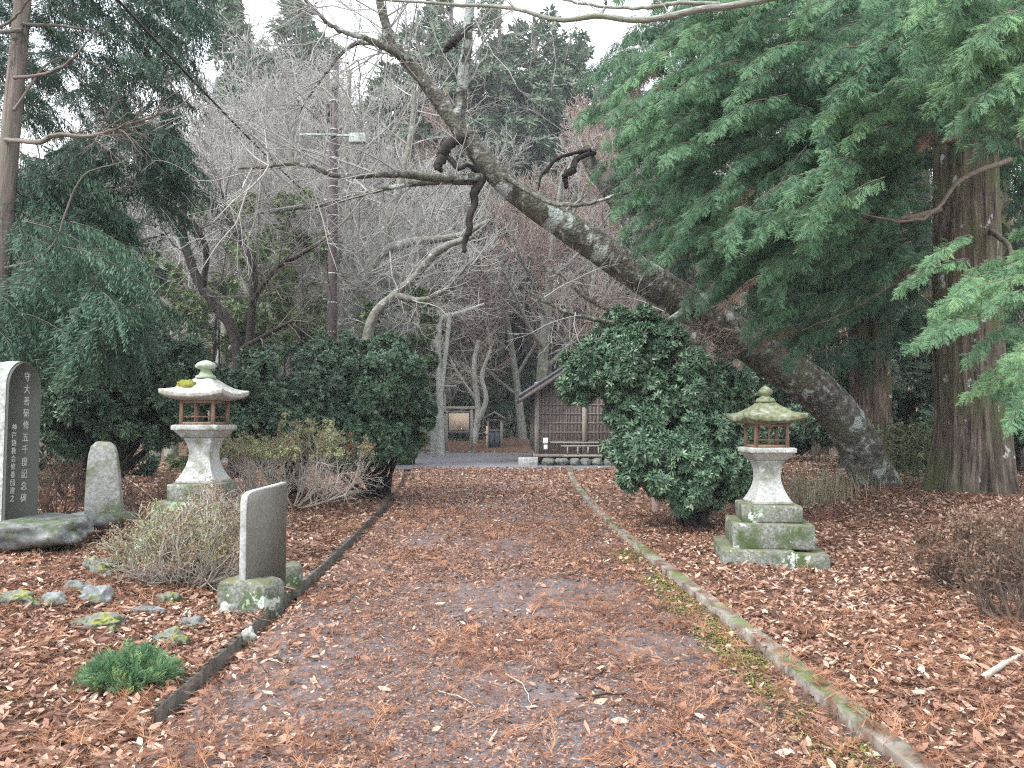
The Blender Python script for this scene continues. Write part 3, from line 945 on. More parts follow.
# small tapering stone behind
q = P(104, 512, 9.3)
t = thing('memorial_stone', (q.x, q.y, q.z), 'small blank tapering grey stone standing on a flat rock', 'memorial stone', R(22))
V, F = sq_loft([(0.20, 0), (0.19, 0.2), (0.17, 0.45), (0.15, 0.7), (0.125, 0.8), (0.08, 0.845)])
V = np.array(V); V[:, 1] *= 0.62
V[:, 0] -= 0.03 * (V[:, 2]); V += rng.normal(0, 0.006, V.shape)
mb = MB(); mb.add(V, F); mb.build('stone_block', 'granite2', t, bevel=0.01) if False else None
M['granite2'] = surf('weathered_granite', [(0.3, (0.2, 0.21, 0.2)), (0.5, (0.33, 0.34, 0.32)), (0.7, (0.5, 0.51, 0.49))], 24, bump=0.5, bscale=50, dist=0.01, layers=[((0.15, 0.18, 0.1), 4, 0.5, 0.65, None)])
mb.build('stone_block', 'granite2', t, bevel=0.01)
mb = MB(); V, F = blob((0, 0, 0), (0.42, 0.32, 0.13), 8, 3, 0.25, 1.2); V[:, 2] = np.minimum(V[:, 2], 0.08)
mb.add(V, F); o = mb.build('flat_rock', 'rock'); o.location = (q.x, q.y, q.z - 0.078)
tag(o, 'flat rock under the small tapering stone', 'rock')

# thin slab near the kerb, held between two blocks
a = np.array([-2.30, 6.55]); b = np.array([-2.15, 7.22])
ang = math.atan2(b[1] - a[1], b[0] - a[0])
gz_ = float(H(-2.25, 6.8))
t = thing('memorial_slab', ((a[0] + b[0]) / 2, (a[1] + b[1]) / 2, gz_), 'thin upright stone slab beside the dark kerb, blank face to the path', 'memorial stone', ang)
Ls = float(np.linalg.norm(b - a))
V = []; F = []
n = 11
pr = [(-Ls / 2, 0)] + [(-Ls / 2 + 0.0, 0.93), (-Ls / 2 + 0.02, 0.985), (-Ls / 2 + 0.07, 1.01)] + [(Ls / 2 * (-0.6 + 0.2 * k), 1.02 + 0.004 * k) for k in range(8)] + [(Ls / 2 - 0.01, 1.055), (Ls / 2, 1.04), (Ls / 2, 0)]
k = len(pr)
for s in (-1, 1):
    V += [(x, s * 0.03, z) for x, z in pr]
F = [tuple(range(k)), tuple(range(k, 2 * k))[::-1]] + [(i, k + i, k + (i + 1) % k, (i + 1) % k) for i in range(k)]
mb = MB(); mb.add(V, F); mb.build('slab', ['granite', 'slab_face'], t, bevel=0.006)
fc = MB()  # thin plate on the path side of the slab, carries its painted shade
V = [(x * 0.965, -0.034, z * 0.985 + 0.003) for x, z in pr] + [(x * 0.965, -0.031, z * 0.985 + 0.003) for x, z in pr]
fc.add(V, [tuple(range(k)), tuple(range(k, 2 * k))[::-1]] + [(i, k + i, k + (i + 1) % k, (i + 1) % k) for i in range(k)]); fc.build('face', 'slab_face', t)

for (x, y, sx, sy, sz, rz, lb, mt) in ((-2.24, 6.62, 0.44, 0.30, 0.32, -0.25, 'front concrete block clamping the thin stone slab, pale green lichen on it', 'granite_moss'),
                                   (-2.17, 7.42, 0.26, 0.24, 0.30, 0.2, 'rear mossy stone block behind the thin slab', 'granite_moss')):
    V, F = sq_loft([(0.5, -0.3), (0.51, 0.1), (0.5, 0.42), (0.46, 0.5)])
    V = np.array(V) * np.array([sx, sy, sz * 1.3]) + rng.normal(0, 0.008, (len(V), 3))
    mb = MB(); mb.add(V, F); o = mb.build('stone_block', mt, bevel=0.01)
    o.location = (x, y, float(H(x, y)) + 0.05); o.rotation_euler = (0, 0, rz)
    tag(o, lb, 'stone block')

# loose rocks: px, py centre, width px, height px
for (px, py, wp, hp, lb, mt, sd_, dp) in (
    (100, 565, 36, 20, 'mossy dark grey rock at the back of the loose rocks', 'rock_moss', 1, 0.8),
    (72, 580, 28, 14, 'low greenish rock left of the dark mossy rock', 'rock', 2, 0.8),
    (49, 599, 26, 14, 'pale rounded rock at the left of the pair in the leaves', 'rock_pale', 3, 0.8),
    (91, 595, 34, 19, 'bluish grey rounded rock with a dark underside', 'rock_pale', 4, 0.8),
    (95, 622, 48, 14, 'long flat pale rock with a patch of yellow moss', 'rock_moss', 5, 0.6),
    (142, 609, 34, 9, 'narrow sliver of rock sunk in the leaves', 'rock', 6, 0.5),
    (165, 597, 24, 14, 'round stone wholly capped in yellow moss', 'rock_moss', 7, 0.8),
    (168, 637, 36, 15, 'moss topped rock behind the bright green plant', 'rock_moss', 8, 0.7),
    (228, 608, 20, 14, 'small sharp edged pale stone close to the kerb', 'granite2', 9, 0.7),
    (14, 598, 40, 13, 'moss covered rock at the edge of the photo beyond the leaves', 'rock_moss', 10, 0.7),
    (247, 633, 16, 13, 'small upright stone chip leaning on the dark kerb', 'granite2', 11, 0.6),
    (190, 622, 26, 12, 'half buried stone with a dry grass tuft', 'rock', 12, 0.7),
):
    rock_thing(px, py, wp, hp, lb, mt, sd_, dp, 'loose rocks in the leaves')

# ------------------------------------------------------------------ leafy generators
def leafquad(w_, bow=0.12):
    return np.array([[0, 0, 0], [w_, 0.45, bow], [0, 1, 0], [-w_, 0.45, bow]]), np.array([[0, 1, 2, 3]])

def rosette(seed, n=8, w_=0.17):
    g = np.random.default_rng(seed)
    Vs = []; Fs = []; pr = []
    V0 = np.array([[0, 0.05, 0], [w_, 0.5, 0.0], [0, 0.5, -0.06], [0, 1, -0.05], [-w_, 0.5, 0.0]])
    F0 = np.array([[0, 1, 3, 2], [0, 2, 3, 4]])
    for k in range(n):
        a = k * 2.4 + g.normal(0, 0.2)
        el = g.uniform(0.0, 0.9)
        d = np.array([math.cos(a) * math.cos(el), math.sin(a) * math.cos(el), math.sin(el)])
        Rm = frames(d[None], np.array([[0, 0, 1.0]]))[0]
        Vs.append(V0 @ Rm.T * g.uniform(0.7, 1.1)); Fs.append(F0 + 5 * k); pr.append(np.full(5, g.uniform(-0.2, 0.2)))
    return np.vstack(Vs), np.vstack(Fs), np.concatenate(pr)

ROS = [rosette(s) for s in range(4)]

def leafy_blobs(mb, blobs, n, size, g, sub=26, subr=(0.22, 0.38), lo=0.78, tone_shift=0.0, mat=0):
    """blobs (x,y,z,rx,ry,rz): leaf rosettes on many sub-lumps, so that the outline stays uneven"""
    vol = np.array([(b[3] * b[5] * b[4]) ** (2 / 3) for b in blobs]); vol /= vol.sum()
    for b, f in zip(blobs, vol):
        c = np.array(b[:3]); rr = np.array(b[3:])
        nb = int(n * f)
        d = norm(g.normal(0, 1, (sub, 3)))
        sc_ = c + d * rr * g.uniform(0.55, 0.9, (sub, 1))
        sr = rr.mean() * g.uniform(*subr, sub)
        tone = g.uniform(-0.15, 0.15, sub)
        k = g.integers(0, sub, nb)
        dd = norm(g.normal(0, 1, (nb, 3)) + d[k] * 0.9 + np.array([0, 0, 0.25]))
        pos = sc_[k] + dd * (sr[k] * (lo + (1.05 - lo) * g.random(nb)))[:, None]
        axis = norm(dd + np.array([0, 0, 0.5]) + g.normal(0, 0.3, (nb, 3)))
        t1 = norm(np.cross(axis, g.normal(0, 1, (nb, 3)))); t2 = np.cross(axis, t1)
        Rm = np.stack([t1, t2, axis], 2)
        rn = np.clip(g.normal(0.5, 0.17, nb) + tone[k] + tone_shift, 0, 1)
        gd = pos[:, 2] > H(pos[:, 0], pos[:, 1]) + 0.03
        for s in range(4):
            m = gd & (np.arange(nb) % 4 == s)
            V, F, r = inst(ROS[s][:2], pos[m], Rm[m], size * g.uniform(0.7, 1.25, m.sum()), rn[m], ROS[s][2])
            mb.add(V, F, mat, r)

def shrub(base, blobs, n, size, label, mat, seed, barkm='bark_dark', cat='shrub', group=None, name='evergreen_shrub', sub=44, subr=(0.15, 0.30)):
    g = np.random.default_rng(seed)
    t = thing(name, base, label, cat, 0, group)
    mb = MB(); leafy_blobs(mb, blobs, n, size, g, sub, subr)
    mb.build('foliage', mat, t, loc=None).location = (-base[0], -base[1], -base[2])
    st = MB()
    for b in blobs:
        if b[3] < 0.45:
            continue
        for k in range(4):
            e = np.array(b[:3]) + np.clip(g.normal(0, 0.35, 3), -.6, .6) * np.array(b[3:])
            s0 = np.array(base) + np.append(g.normal(0, 0.12, 2), -0.05)
            mid = (s0 + e) / 2 + g.normal(0, 0.12, 3)
            limb(st, [s0, mid, e], [0.05, 0.03, 0.012], 6, 10)
            out = {}
            grow(out, mid, norm(e - s0), float(np.linalg.norm(e - s0)) * 0.32, 0.014, 1, 2, g, nch=5)
            add_grown(st, out)
    st.build('stems', barkm, t).location = (-base[0], -base[1], -base[2])
    return t

def PB(px, py, Y, rx, rz, ry=None):
    """blob centred at a pixel at distance Y, radii in pixels"""
    p = P(px, py, Y)
    k = Y / FPX
    return (p.x, p.y, p.z, rx * k, (ry or (rx + rz) / 2) * k, rz * k)

# right of the path: the big overhanging shrub
b0 = G(690, 508)
shrub(tuple(up(2.75, 11.5)), [PB(670, 440, 11.3, 62, 62), PB(655, 375, 11.5, 68, 42), PB(606, 365, 11.4, 50, 28), PB(578, 385, 11.5, 20, 22), PB(630, 412, 11.4, 28, 26), PB(630, 378, 11.3, 36, 30), PB(712, 405, 11.8, 42, 48), PB(690, 475, 11.0, 55, 36), PB(725, 455, 11.4, 42, 45), PB(640, 340, 12.2, 50, 24), PB(632, 320, 12.3, 30, 12)],
      23000, 0.095, 'big glossy green shrub overhanging the path beside the right lantern', 'leaf_shrub', 21)
# left group
shrub(tuple(up(-7.3, 13.2)), [PB(105, 380, 13.2, 62, 45), PB(160, 365, 13.4, 55, 38), PB(75, 420, 12.8, 34, 38), PB(140, 415, 13.4, 60, 30), PB(190, 395, 14.2, 34, 40), PB(100, 340, 14, 40, 22)],
      18000, 0.095, 'dark spreading shrub behind the memorial stones', 'leaf_shrub_dark', 22)
shrub(tuple(up(-4.6, 15.6)), [PB(285, 385, 15.5, 60, 36), PB(245, 400, 15, 45, 30), PB(330, 370, 16.2, 42, 28), PB(300, 415, 15.5, 50, 26), PB(260, 435, 14.8, 50, 28), PB(350, 360, 16.6, 40, 24)],
      17000, 0.095, 'broad dark green shrub right behind the left lantern', 'leaf_shrub_dark', 23)
shrub(tuple(up(-2.9, 16.6)), [PB(390, 378, 16.2, 46, 30), PB(360, 415, 16, 46, 40), PB(330, 430, 15.6, 36, 30), PB(408, 420, 16.4, 27, 32), PB(350, 440, 15.8, 30, 22), PB(390, 350, 17, 26, 14), PB(380, 443, 15.9, 34, 20), PB(340, 455, 15.3, 30, 16)],
      14000, 0.095, 'round green shrub at the far end of the left verge', 'leaf_shrub', 24)

# ------------------------------------------------------------------ conifer sprays
def fan_spray(seed, n=9, droop=0.25):
    """flat drooping frond, one unit long along +y, facing +z: thin feathery side twigs"""
    g = np.random.default_rng(seed)
    V = []; F = []; pr = []
    def blade(x, y, z, dx, dy, dz, L_, w_, tone):
        b = len(V)
        nx, ny = -dy, dx
        V.extend([(x, y, z), (x + dx * L_ * 0.5 + nx * w_, y + dy * L_ * 0.5 + ny * w_, z + dz * L_ * .4 + 0.01), (x + dx * L_, y + dy * L_, z + dz * L_), (x + dx * L_ * 0.5 - nx * w_, y + dy * L_ * 0.5 - ny * w_, z + dz * L_ * .4 + 0.01)])
        F.append((b, b + 1, b + 2, b + 3)); pr.extend([tone] * 2 + [tone + 0.12] + [tone])
    zf = lambda y: -droop * y * y
    blade(0, 0, 0, 0, 1, -droop, 1.0, 0.012, -0.2)
    for k in range(n):
        y = 0.05 + 0.86 * k / n + g.normal(0, 0.015)
        for s in (-1, 1):
            L_ = (0.15 + 0.42 * (1 - k / n) ** 0.8) * g.uniform(0.6, 1.2)
            an = R(40) + g.normal(0, 0.16)
            dx, dy = s * math.sin(an), math.cos(an)
            dz = -0.45 + g.normal(0, 0.22)
            z = zf(y)
            blade(0, y, z, dx, dy, dz, L_, 0.017, -0.06)
            for q in range(3):
                f = 0.25 + 0.25 * q
                for s2 in (-1, 1):
                    an2 = an + s2 * g.uniform(0.35, 0.65)
                    blade(dx * L_ * f, y + dy * L_ * f, z + dz * L_ * f, s * math.sin(an2), math.cos(an2), dz * 1.4 + g.normal(0, 0.2), L_ * g.uniform(0.25, 0.45), 0.017, 0.05)
    return np.array(V), np.array(F), np.array(pr)
FAN = [fan_spray(s, 7) for s in range(4)]

def tassel(seed):
    """hanging cedar cord with short needles, one unit along +y"""
    g = np.random.default_rng(seed)
    V = []; F = []; pr = []
    for c in range(4):
        bx, bz = g.normal(0, 0.16, 2)
        for k in range(16):
            y = k / 16
            x = bx * y * 2; z = bz * y * 2 - 0.15 * y * y
            a = g.uniform(0, 6.283)
            L_ = 0.16 * (1 - 0.5 * y) + 0.03
            dx, dz = math.cos(a) * 0.7, math.sin(a) * 0.7
            b = len(V)
            V.extend([(x, y, z), (x + dx * L_ * .5 + .012, y + L_ * .3, z + dz * L_ * .5), (x + dx * L_, y + L_ * 0.8, z + dz * L_), (x + dx * L_ * .5 - .012, y + L_ * .5, z + dz * L_ * .5)])
            F.append((b, b + 1, b + 2, b + 3)); pr.extend([-0.1, 0, 0.12, 0])
    return np.array(V), np.array(F), np.array(pr)
TAS = [tassel(s) for s in range(3)]

def in_poly(px, py, poly):
    c = np.zeros(len(px), bool)
    j = len(poly) - 1
    for i in range(len(poly)):
        xi, yi = poly[i]; xj, yj = poly[j]
        c ^= ((yi > py) != (yj > py)) & (px < (xj - xi) * (py - yi) / (yj - yi + 1e-9) + xi)
        j = i
    return c

def sample_poly(poly, n, g):
    xs_ = [p[0] for p in poly]; ys_ = [p[1] for p in poly]
    out = np.zeros((0, 2))
    while len(out) < n:
        q = np.stack([g.uniform(min(xs_), max(xs_), n * 2), g.uniform(min(ys_), max(ys_), n * 2)], 1)
        out = np.vstack([out, q[in_poly(q[:, 0], q[:, 1], poly)]])
    return out[:n]

def Pv(px, py, Y):
    u = (px - 512) / FPX; v = (384 - py) / FPX
    t = Y / (CP - v * SP)
    return np.stack([u * t, Y + 0 * u, CAMZ + (SP + v * CP) * t], 1)

def boughs(mbf, mbw, centres, dirs, g, L_=1.1, ns=14, ssize=0.26, protos=FAN, droop=0.35, tone_shift=0.0, wr=0.012, hang=0.3, toward=np.array([0, -0.6, 0.5]), matw=0):
    """each bough: a drooping twig carrying sprays to both sides"""
    N = len(centres)
    t = np.linspace(0, 1, 5)
    Lb = L_ * g.uniform(0.6, 1.25, N)
    side = norm(np.cross(dirs, np.array([0, 0, 1.0])) + 1e-6)
    pts = centres[:, None] + dirs[:, None] * (t[None, :, None] - 0.4) * Lb[:, None, None] + np.array([0, 0, -1.0]) * (droop * Lb[:, None] * t[None] ** 2)[:, :, None]
    V, F, TC = tubes(pts, np.linspace(wr, wr * 0.3, 5)[None].repeat(N, 0), 3)
    mbw.add(V, F, matw, tc=TC)
    tone = g.normal(0, 0.12, N)
    ts = (np.arange(ns) + 0.5) / ns
    for k in range(ns):
        f = ts[k] * 4; i = min(int(f), 3); f -= i
        pos = pts[:, i] * (1 - f) + pts[:, i + 1] * f
        tg = norm(pts[:, i + 1] - pts[:, i])
        s = 1 if k % 2 else -1
        d = norm(tg * 0.8 + side * s * g.uniform(0.2, 1.0, (N, 1)) + np.array([0, 0, -hang]) + g.normal(0, 0.15, (N, 3)))
        if k == ns - 1:
            d = norm(tg + np.array([0, 0, -hang]))
        upv = norm(toward + g.normal(0, 0.35, (N, 3)))
        Rm = frames(d, upv)
        pr = protos[k % len(protos)]
        V, F, r = inst(pr[:2], pos, Rm, ssize * g.uniform(0.7, 1.3, N), np.clip(0.5 + tone + tone_shift + g.normal(0, 0.1, N), 0, 1), pr[2])
        mbf.add(V, F, 0, r)

# ------------------------------------------------------------------ right: great cedar with the curtain of sprays
g = np.random.default_rng(31)
def big_trunk(mb, pts, rads, flut=0.05, sides=110, rings=90, k=17, butt=0.25, mat=0):
    c = smooth_path(pts, rings)
    r = np.interp(np.linspace(0, 1, rings), np.linspace(0, 1, len(rads)), rads)
    V, F, TC = tubes(c[None], r[None], sides)
    V = V.reshape(rings, sides, 3)
    th = np.arange(sides) / sides * 6.28318
    dist = np.linspace(0, 1, rings)
    ridge = np.abs(np.sin(th[None] * k / 2 + 2.5 * vn(np.cos(th)[None] * 2 + 0 * dist[:, None], dist[:, None] * 5 + 0 * th[None], 1.0, 3)))
    strip = vn(th[None] * 11 + 0 * dist[:, None], dist[:, None] * 14, 1.0, 7) - 0.5
    lob = np.cos(th[None] * 5 + 1) * np.exp(-dist[:, None] * 9) * butt + np.cos(th[None] * 3 + 2) * np.exp(-dist[:, None] * 6) * butt * 0.5
    V = c[:, None] + (V - c[:, None]) * (1 + flut * (0.6 - ridge) + flut * 0.9 * strip + lob)[:, :, None]
    mb.add(V.reshape(-1, 3), F, mat, tc=TC)

def T0(px, py, Y):
    return np.array(P(px, py, Y))

cb = T0(972, 505, 12.6); cb[2] = float(H(cb[0], cb[1])) - 0.15
ct = thing('great_cedar', tuple(cb), 'huge ridged cedar trunk with pale lichen at the right, hung with green sprays', 'tree')
mt = MB()
big_trunk(mt, [cb, T0(973, 430, 12.6), T0(968, 330, 12.6), T0(965, 150, 12.6), T0(962, -60, 12.6), T0(960, -500, 12.6)], [0.68, 0.55, 0.51, 0.47, 0.43, 0.2], butt=0.14)
# limbs reaching out from the trunk into the curtain
lm = MB()
for (pts, rad) in (
    ([(940, 210, 12.3), (900, 219, 11), (880, 216, 10.2), (850, 205, 9.6)], 0.05),
    ([(1010, 160, 12), (960, 180, 10.5), (935, 212, 9.6), (900, 221, 9), (860, 214, 8.8)], 0.045),
    ([(950, 60, 12.5), (860, 70, 11.4), (780, 95, 10.6), (700, 140, 10.4)], 0.07),
    ([(950, -60, 12.5), (840, -20, 11.0), (740, 10, 10), (650, 60, 9.8)], 0.07),
    ([(955, 140, 12.4), (880, 150, 11), (800, 190, 10.4), (740, 240, 10.2)], 0.06),
    ([(955, 20, 12.4), (990, 0, 10), (1010, 60, 8.5), (1020, 150, 7.8)], 0.06),
    ([(960, 250, 12.4), (900, 280, 11.4), (850, 310, 10.8), (800, 330, 10.6)], 0.04),
    ([(990, 230, 12.4), (1010, 250, 9.8), (1000, 300, 8.2), (970, 330, 7.6)], 0.045),
):
    limb(lm, [T0(*p) for p in pts], [rad, rad * 0.7, rad * 0.4, rad * 0.2], 7, 18, 0.015)
POLY = [(612, 40), (640, -60), (1060, -60), (1060, 130), (985, 120), (935, 130), (915, 265), (860, 310), (820, 350), (765, 325), (722, 292), (694, 255), (655, 215), (625, 150), (635, 120), (600, 95), (625, 70)]
cr_m = MB()  # bough layers toned darker inward, lighter in front: crown light and shade painted in
for (n, ya, yb, tone_shift, poly) in ((150, 13.4, 16.5, -0.35, POLY), (190, 11.2, 13.2, -0.28, POLY), (300, 9.6, 11.2, -0.08, POLY), (230, 8.2, 9.8, 0.10, [(700, -60), (1060, -60), (1060, 90), (960, 90), (880, 150), (850, 240), (770, 270), (725, 240), (700, 170), (665, 140), (650, 80)]),
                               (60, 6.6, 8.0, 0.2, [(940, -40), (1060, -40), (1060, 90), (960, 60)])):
    q = sample_poly(poly, n, g)
    Yv = g.uniform(ya, yb, n)
    c = Pv(q[:, 0], q[:, 1], Yv)
    d = norm(np.stack([-1.0 + g.normal(0, 0.35, n), -0.45 + g.normal(0, 0.35, n), -0.15 + g.normal(0, 0.15, n)], 1))
    boughs(cr_m, lm, c, d, g, 0.95 if ya < 13 else 1.5, 18 if ya < 13 else 14, 0.205 if ya < 13 else 0.42, FAN, 0.45, tone_shift, 0.007, 0.8)
# near sprays low at the right edge, light put into their paler tone
q = sample_poly([(940, 240), (1060, 170), (1060, 400), (1010, 380), (975, 345), (925, 330)], 34, g)
c = Pv(q[:, 0], q[:, 1], g.uniform(6.8, 8.4, 34))
d = norm(np.stack([-1.0 + g.normal(0, 0.3, 34), -0.3 + g.normal(0, 0.3, 34), -0.1 + g.normal(0, 0.1, 34)], 1))
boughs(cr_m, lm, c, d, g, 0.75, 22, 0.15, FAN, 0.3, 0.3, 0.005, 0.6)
q = sample_poly([(970, 60), (1080, 60), (1080, 330), (985, 330), (1015, 200)], 60, g)  # rear fill boughs, inner shade put into the dark tone
c = Pv(q[:, 0], q[:, 1], g.uniform(14, 17, 60)); d = norm(np.stack([-0.6 + g.normal(0, 0.5, 60), -0.3 + g.normal(0, 0.4, 60), -0.2 + g.normal(0, 0.2, 60)], 1))
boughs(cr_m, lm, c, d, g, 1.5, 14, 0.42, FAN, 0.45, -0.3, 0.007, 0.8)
q = sample_poly([(770, 260), (930, 240), (930, 330), (850, 350), (780, 330)], 40, g)  # deepest boughs, toned darkest in place of crown shade
c = Pv(q[:, 0], q[:, 1], g.uniform(16.5, 18.5, 40)); d = norm(np.stack([-0.6 + g.normal(0, 0.5, 40), -0.3 + g.normal(0, 0.4, 40), -0.2 + g.normal(0, 0.2, 40)], 1))
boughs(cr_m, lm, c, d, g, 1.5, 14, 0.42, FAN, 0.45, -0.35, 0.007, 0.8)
dead_m = MB()
q = sample_poly(POLY, 20, g)
c = Pv(q[:, 0], q[:, 1], g.uniform(8.6, 11, 20)); d = norm(np.stack([-1.0 + g.normal(0, 0.5, 20), -0.3 + g.normal(0, 0.4, 20), -0.3 + g.normal(0, 0.2, 20)], 1))
boughs(dead_m, lm, c, d, g, 0.5, 7, 0.16, FAN, 0.5, -0.2, 0.006, 0.9)
for (m_, nme, mt_) in ((mt, 'trunk', 'bark_cedar'), (lm, 'limbs', 'limb_brown'), (cr_m, 'crown', 'leaf_cypress'), (dead_m, 'dead_sprays', 'leaf_brown')):
    o = m_.build(nme, mt_, ct, smooth=(nme == 'trunk')); o.location = tuple(-cb)

# ------------------------------------------------------------------ leaning cherry
lb = T0(872, 512, 14.2); lb[2] = float(H(lb[0], lb[1])) - 0.2
lt_ = thing('leaning_cherry', tuple(lb), 'old lichen covered tree leaning far over the path', 'tree')
tk = MB()
def LP(seq):
    return [T0(a, b, c) for a, b, c, _ in seq], [s * c / FPX for _, _, c, s in seq]
main = [(882, 518, 14.2, 27), (876, 484, 14.2, 22), (854, 436, 14.1, 20), (830, 404, 14.05, 20), (800, 379, 13.9, 20.5), (750, 345, 13.7, 21), (700, 312, 13.4, 20.5), (640, 275, 13.1, 19.5), (575, 232, 12.8, 17), (520, 195, 12.5, 14), (488, 165, 12.4, 13), (455, 122, 12.3, 10), (425, 82, 12.2, 8), (398, 50, 12.1, 6.5), (383, 15, 12, 5), (372, -40, 12, 4)]
pp, rr_ = LP(main)
rr_ = [q * (1.0 if i < 5 else 0.88) for i, q in enumerate(rr_)]
pp[0][2] = lb[2]
c_, r_ = limb(tk, pp, rr_, 32, 130, 0.0, rough=0.06)
sub = [(735, 340, 13.9, 17), (690, 290, 14.0, 17), (650, 240, 14.1, 14), (615, 195, 14.2, 11), (592, 165, 14.3, 8), (584, 148, 14.3, 6)]
pp, rr_ = LP(sub); limb(tk, pp, rr_, 18, 50, 0, rough=0.12)
for sq_ in ([(458, 125, 12.3, 6), (464, 70, 12.2, 6), (470, 5, 12.1, 5), (474, -60, 12, 4)],
            [(480, 178, 12.3, 5), (440, 178, 11.8, 4.2), (394, 174, 11.2, 3.6), (340, 176, 10.8, 2.8), (300, 164, 10.5, 2), (240, 170, 10.2, 1.2)],
            [(480, 182, 12.3, 4), (430, 182, 12.8, 3), (380, 190, 13.2, 2.4), (320, 205, 13.4, 1.6), (250, 215, 13.5, 1)],
            [(495, 170, 12.4, 3), (560, 205, 11.5, 2.2), (640, 190, 10.8, 1.2)],
            [(412, 62, 12.1, 4), (370, 40, 11.5, 3), (330, 25, 11.2, 2), (290, -20, 11, 1.4)],
            [(396, 45, 12.1, 3), (352, 45, 12.5, 2.2), (325, 75, 13, 1.4), (300, 110, 13.3, 0.8)],
            [(700, 300, 13.2, 6), (660, 325, 12.4, 3.5), (610, 322, 12, 2.6), (560, 310, 11.8, 2), (520, 285, 11.6, 1.2)],
            [(672, 298, 13.2, 4), (640, 320, 13, 2.5), (590, 300, 12.9, 2), (560, 275, 12.8, 1.2), (540, 270, 12.8, 0.7)]):
    pp, rr_ = LP(sq_); limb(tk, pp, rr_, 9, 28, 0.012, rough=0.06)
o = tk.build('trunk', 'bark_cherry', lt_, smooth=True); o.location = tuple(-lb)
for sq_ in ([(474, 134, 12.3, 3), (464, 138, 12.2, 4), (456, 140, 12.1, 5), (446, 149, 12.0, 5.5), (442, 157, 12.0, 5), (438, 166, 11.9, 4.5), (441, 171, 11.9, 2)],
            [(446, 156, 12, 2.5), (452, 161, 12, 3), (458, 169, 12, 2), (468, 165, 12.1, 2.2), (478, 172, 12.3, 3)],
            [(484, 172, 12.4, 4), (480, 184, 12.3, 4.5), (474, 193, 12.2, 4.5), (475, 205, 12.2, 3.5), (470, 216, 12.1, 3.2), (469, 232, 12.1, 3), (465, 240, 12.1, 3.2), (464, 252, 12.0, 2)],
            [(594, 152, 14.2, 3), (588, 154, 14, 3), (576, 160, 13.8, 3), (573, 170, 13.7, 3.5), (565, 176, 13.7, 3.5), (567, 187, 13.7, 2.5)],
            [(590, 150, 14, 2), (570, 154, 13.7, 1.8), (555, 160, 13.6, 2), (547, 170, 13.6, 1.8), (541, 176, 13.6, 1.5), (538, 190, 13.6, 0.8)],
            [(470, 26, 12.1, 3), (461, 34, 12, 3), (456, 40, 11.9, 4), (449, 46, 11.9, 4), (444, 52, 11.9, 2)]):
    dk = MB()
    pp, rr_ = LP(sq_); limb(dk, pp, rr_, 10, 40, 0.006, rough=0.45)
    o = dk.build('dead_stub', 'bark_dark', lt_, smooth=True); o.location = tuple(-lb)
tw = MB()
g = np.random.default_rng(77)
def twigs_from(mb, seqs, n, L_, r, mx, g, mat=0, trop=0.0, spread=0.8, dirbias=(0, 0, 0), nch=5, minr=0.0025):
    out = {}
    for sq_ in seqs:
        c = smooth_path([T0(a, b, c) for a, b, c in sq_], 30)
        for k in range(n):
            i = g.integers(3, 29)
            tg = norm(c[i] - c[i - 1])
            d = norm(tg * 0.6 + g.normal(0, 0.6, 3) + np.array(dirbias))
            grow(out, c[i], d, L_ * g.uniform(0.5, 1.2), r, 1, mx, g, spread, nch, 0.2, trop)
    add_grown(mb, out, mat, minr=minr)
S3 = lambda s: [(a, b, c) for a, b, c, *_ in s]
twigs_from(tw, [[(480, 178, 12.3), (394, 174, 11.2), (300, 164, 10.5), (240, 170, 10.2)], [(480, 182, 12.3), (380, 190, 13.2), (250, 215, 13.5)], [(412, 62, 12.1), (330, 25, 11.2), (290, -20, 11)], [(396, 45, 12.1), (325, 75, 13), (300, 110, 13.3)]], 22, 1.6, 0.013, 3, g, trop=-0.02)
twigs_from(tw, [[(455, 122, 12.3), (398, 50, 12.1), (372, -40, 12)], [(458, 125, 12.3), (470, 5, 12.1), (474, -60, 12)]], 30, 1.9, 0.014, 3, g, trop=0.02)
twigs_from(tw, [[(700, 300, 13.2), (610, 322, 12), (520, 285, 11.6)], [(672, 298, 13.2), (590, 300, 12.9), (540, 270, 12.8)]], 8, 1.0, 0.010, 3, g)
twigs_from(tw, [[(640, 225, 14.2), (592, 165, 14.3), (584, 148, 14.3)]], 12, 1.3, 0.012, 3, g)
o = tw.build('twigs', 'twig', lt_); o.location = tuple(-lb)

# branch crossing the top of the picture: a limb of a tree standing beyond the right edge
ob = up(9.5, 6.5)
t = thing('overhanging_branch', tuple(ob), 'pale bare branch crossing the very top of the scene', 'branch')
bm_ = MB()
for sq_, rr_ in (([(1500, -350, 6.5), (1100, -120, 6.6), (900, -40, 6.8), (770, -2, 7), (700, 10, 7.1), (640, 20, 7.2), (600, 16, 7.3), (560, 20, 7.4), (510, 8, 7.6), (440, 4, 7.9), (340, -4, 8.2)], [0.12, 0.09, 0.06, 0.035, 0.032, 0.03, 0.028, 0.025, 0.02, 0.015, 0.01]),
               ([(720, 4, 7.1), (680, 3, 7.2), (640, 8, 7.3), (590, 5, 7.5), (540, -6, 7.6)], [0.02, 0.02, 0.018, 0.014, 0.01]),
               ([(600, 16, 7.3), (606, 4, 7.3), (598, -6, 7.3), (560, -12, 7.3)], [0.015, 0.014, 0.012, 0.01])):
    limb(bm_, [T0(*p) for p in sq_], rr_, 8, 40, 0.006)
o = bm_.build('limb', 'bark_grey', t, smooth=True); o.location = tuple(-Vector(ob))
bt = MB(); twigs_from(bt, [[(700, 10, 7.1), (600, 16, 7.3), (510, 8, 7.6), (340, -4, 8.2)]], 14, 0.6, 0.006, 2, g, trop=0.03)
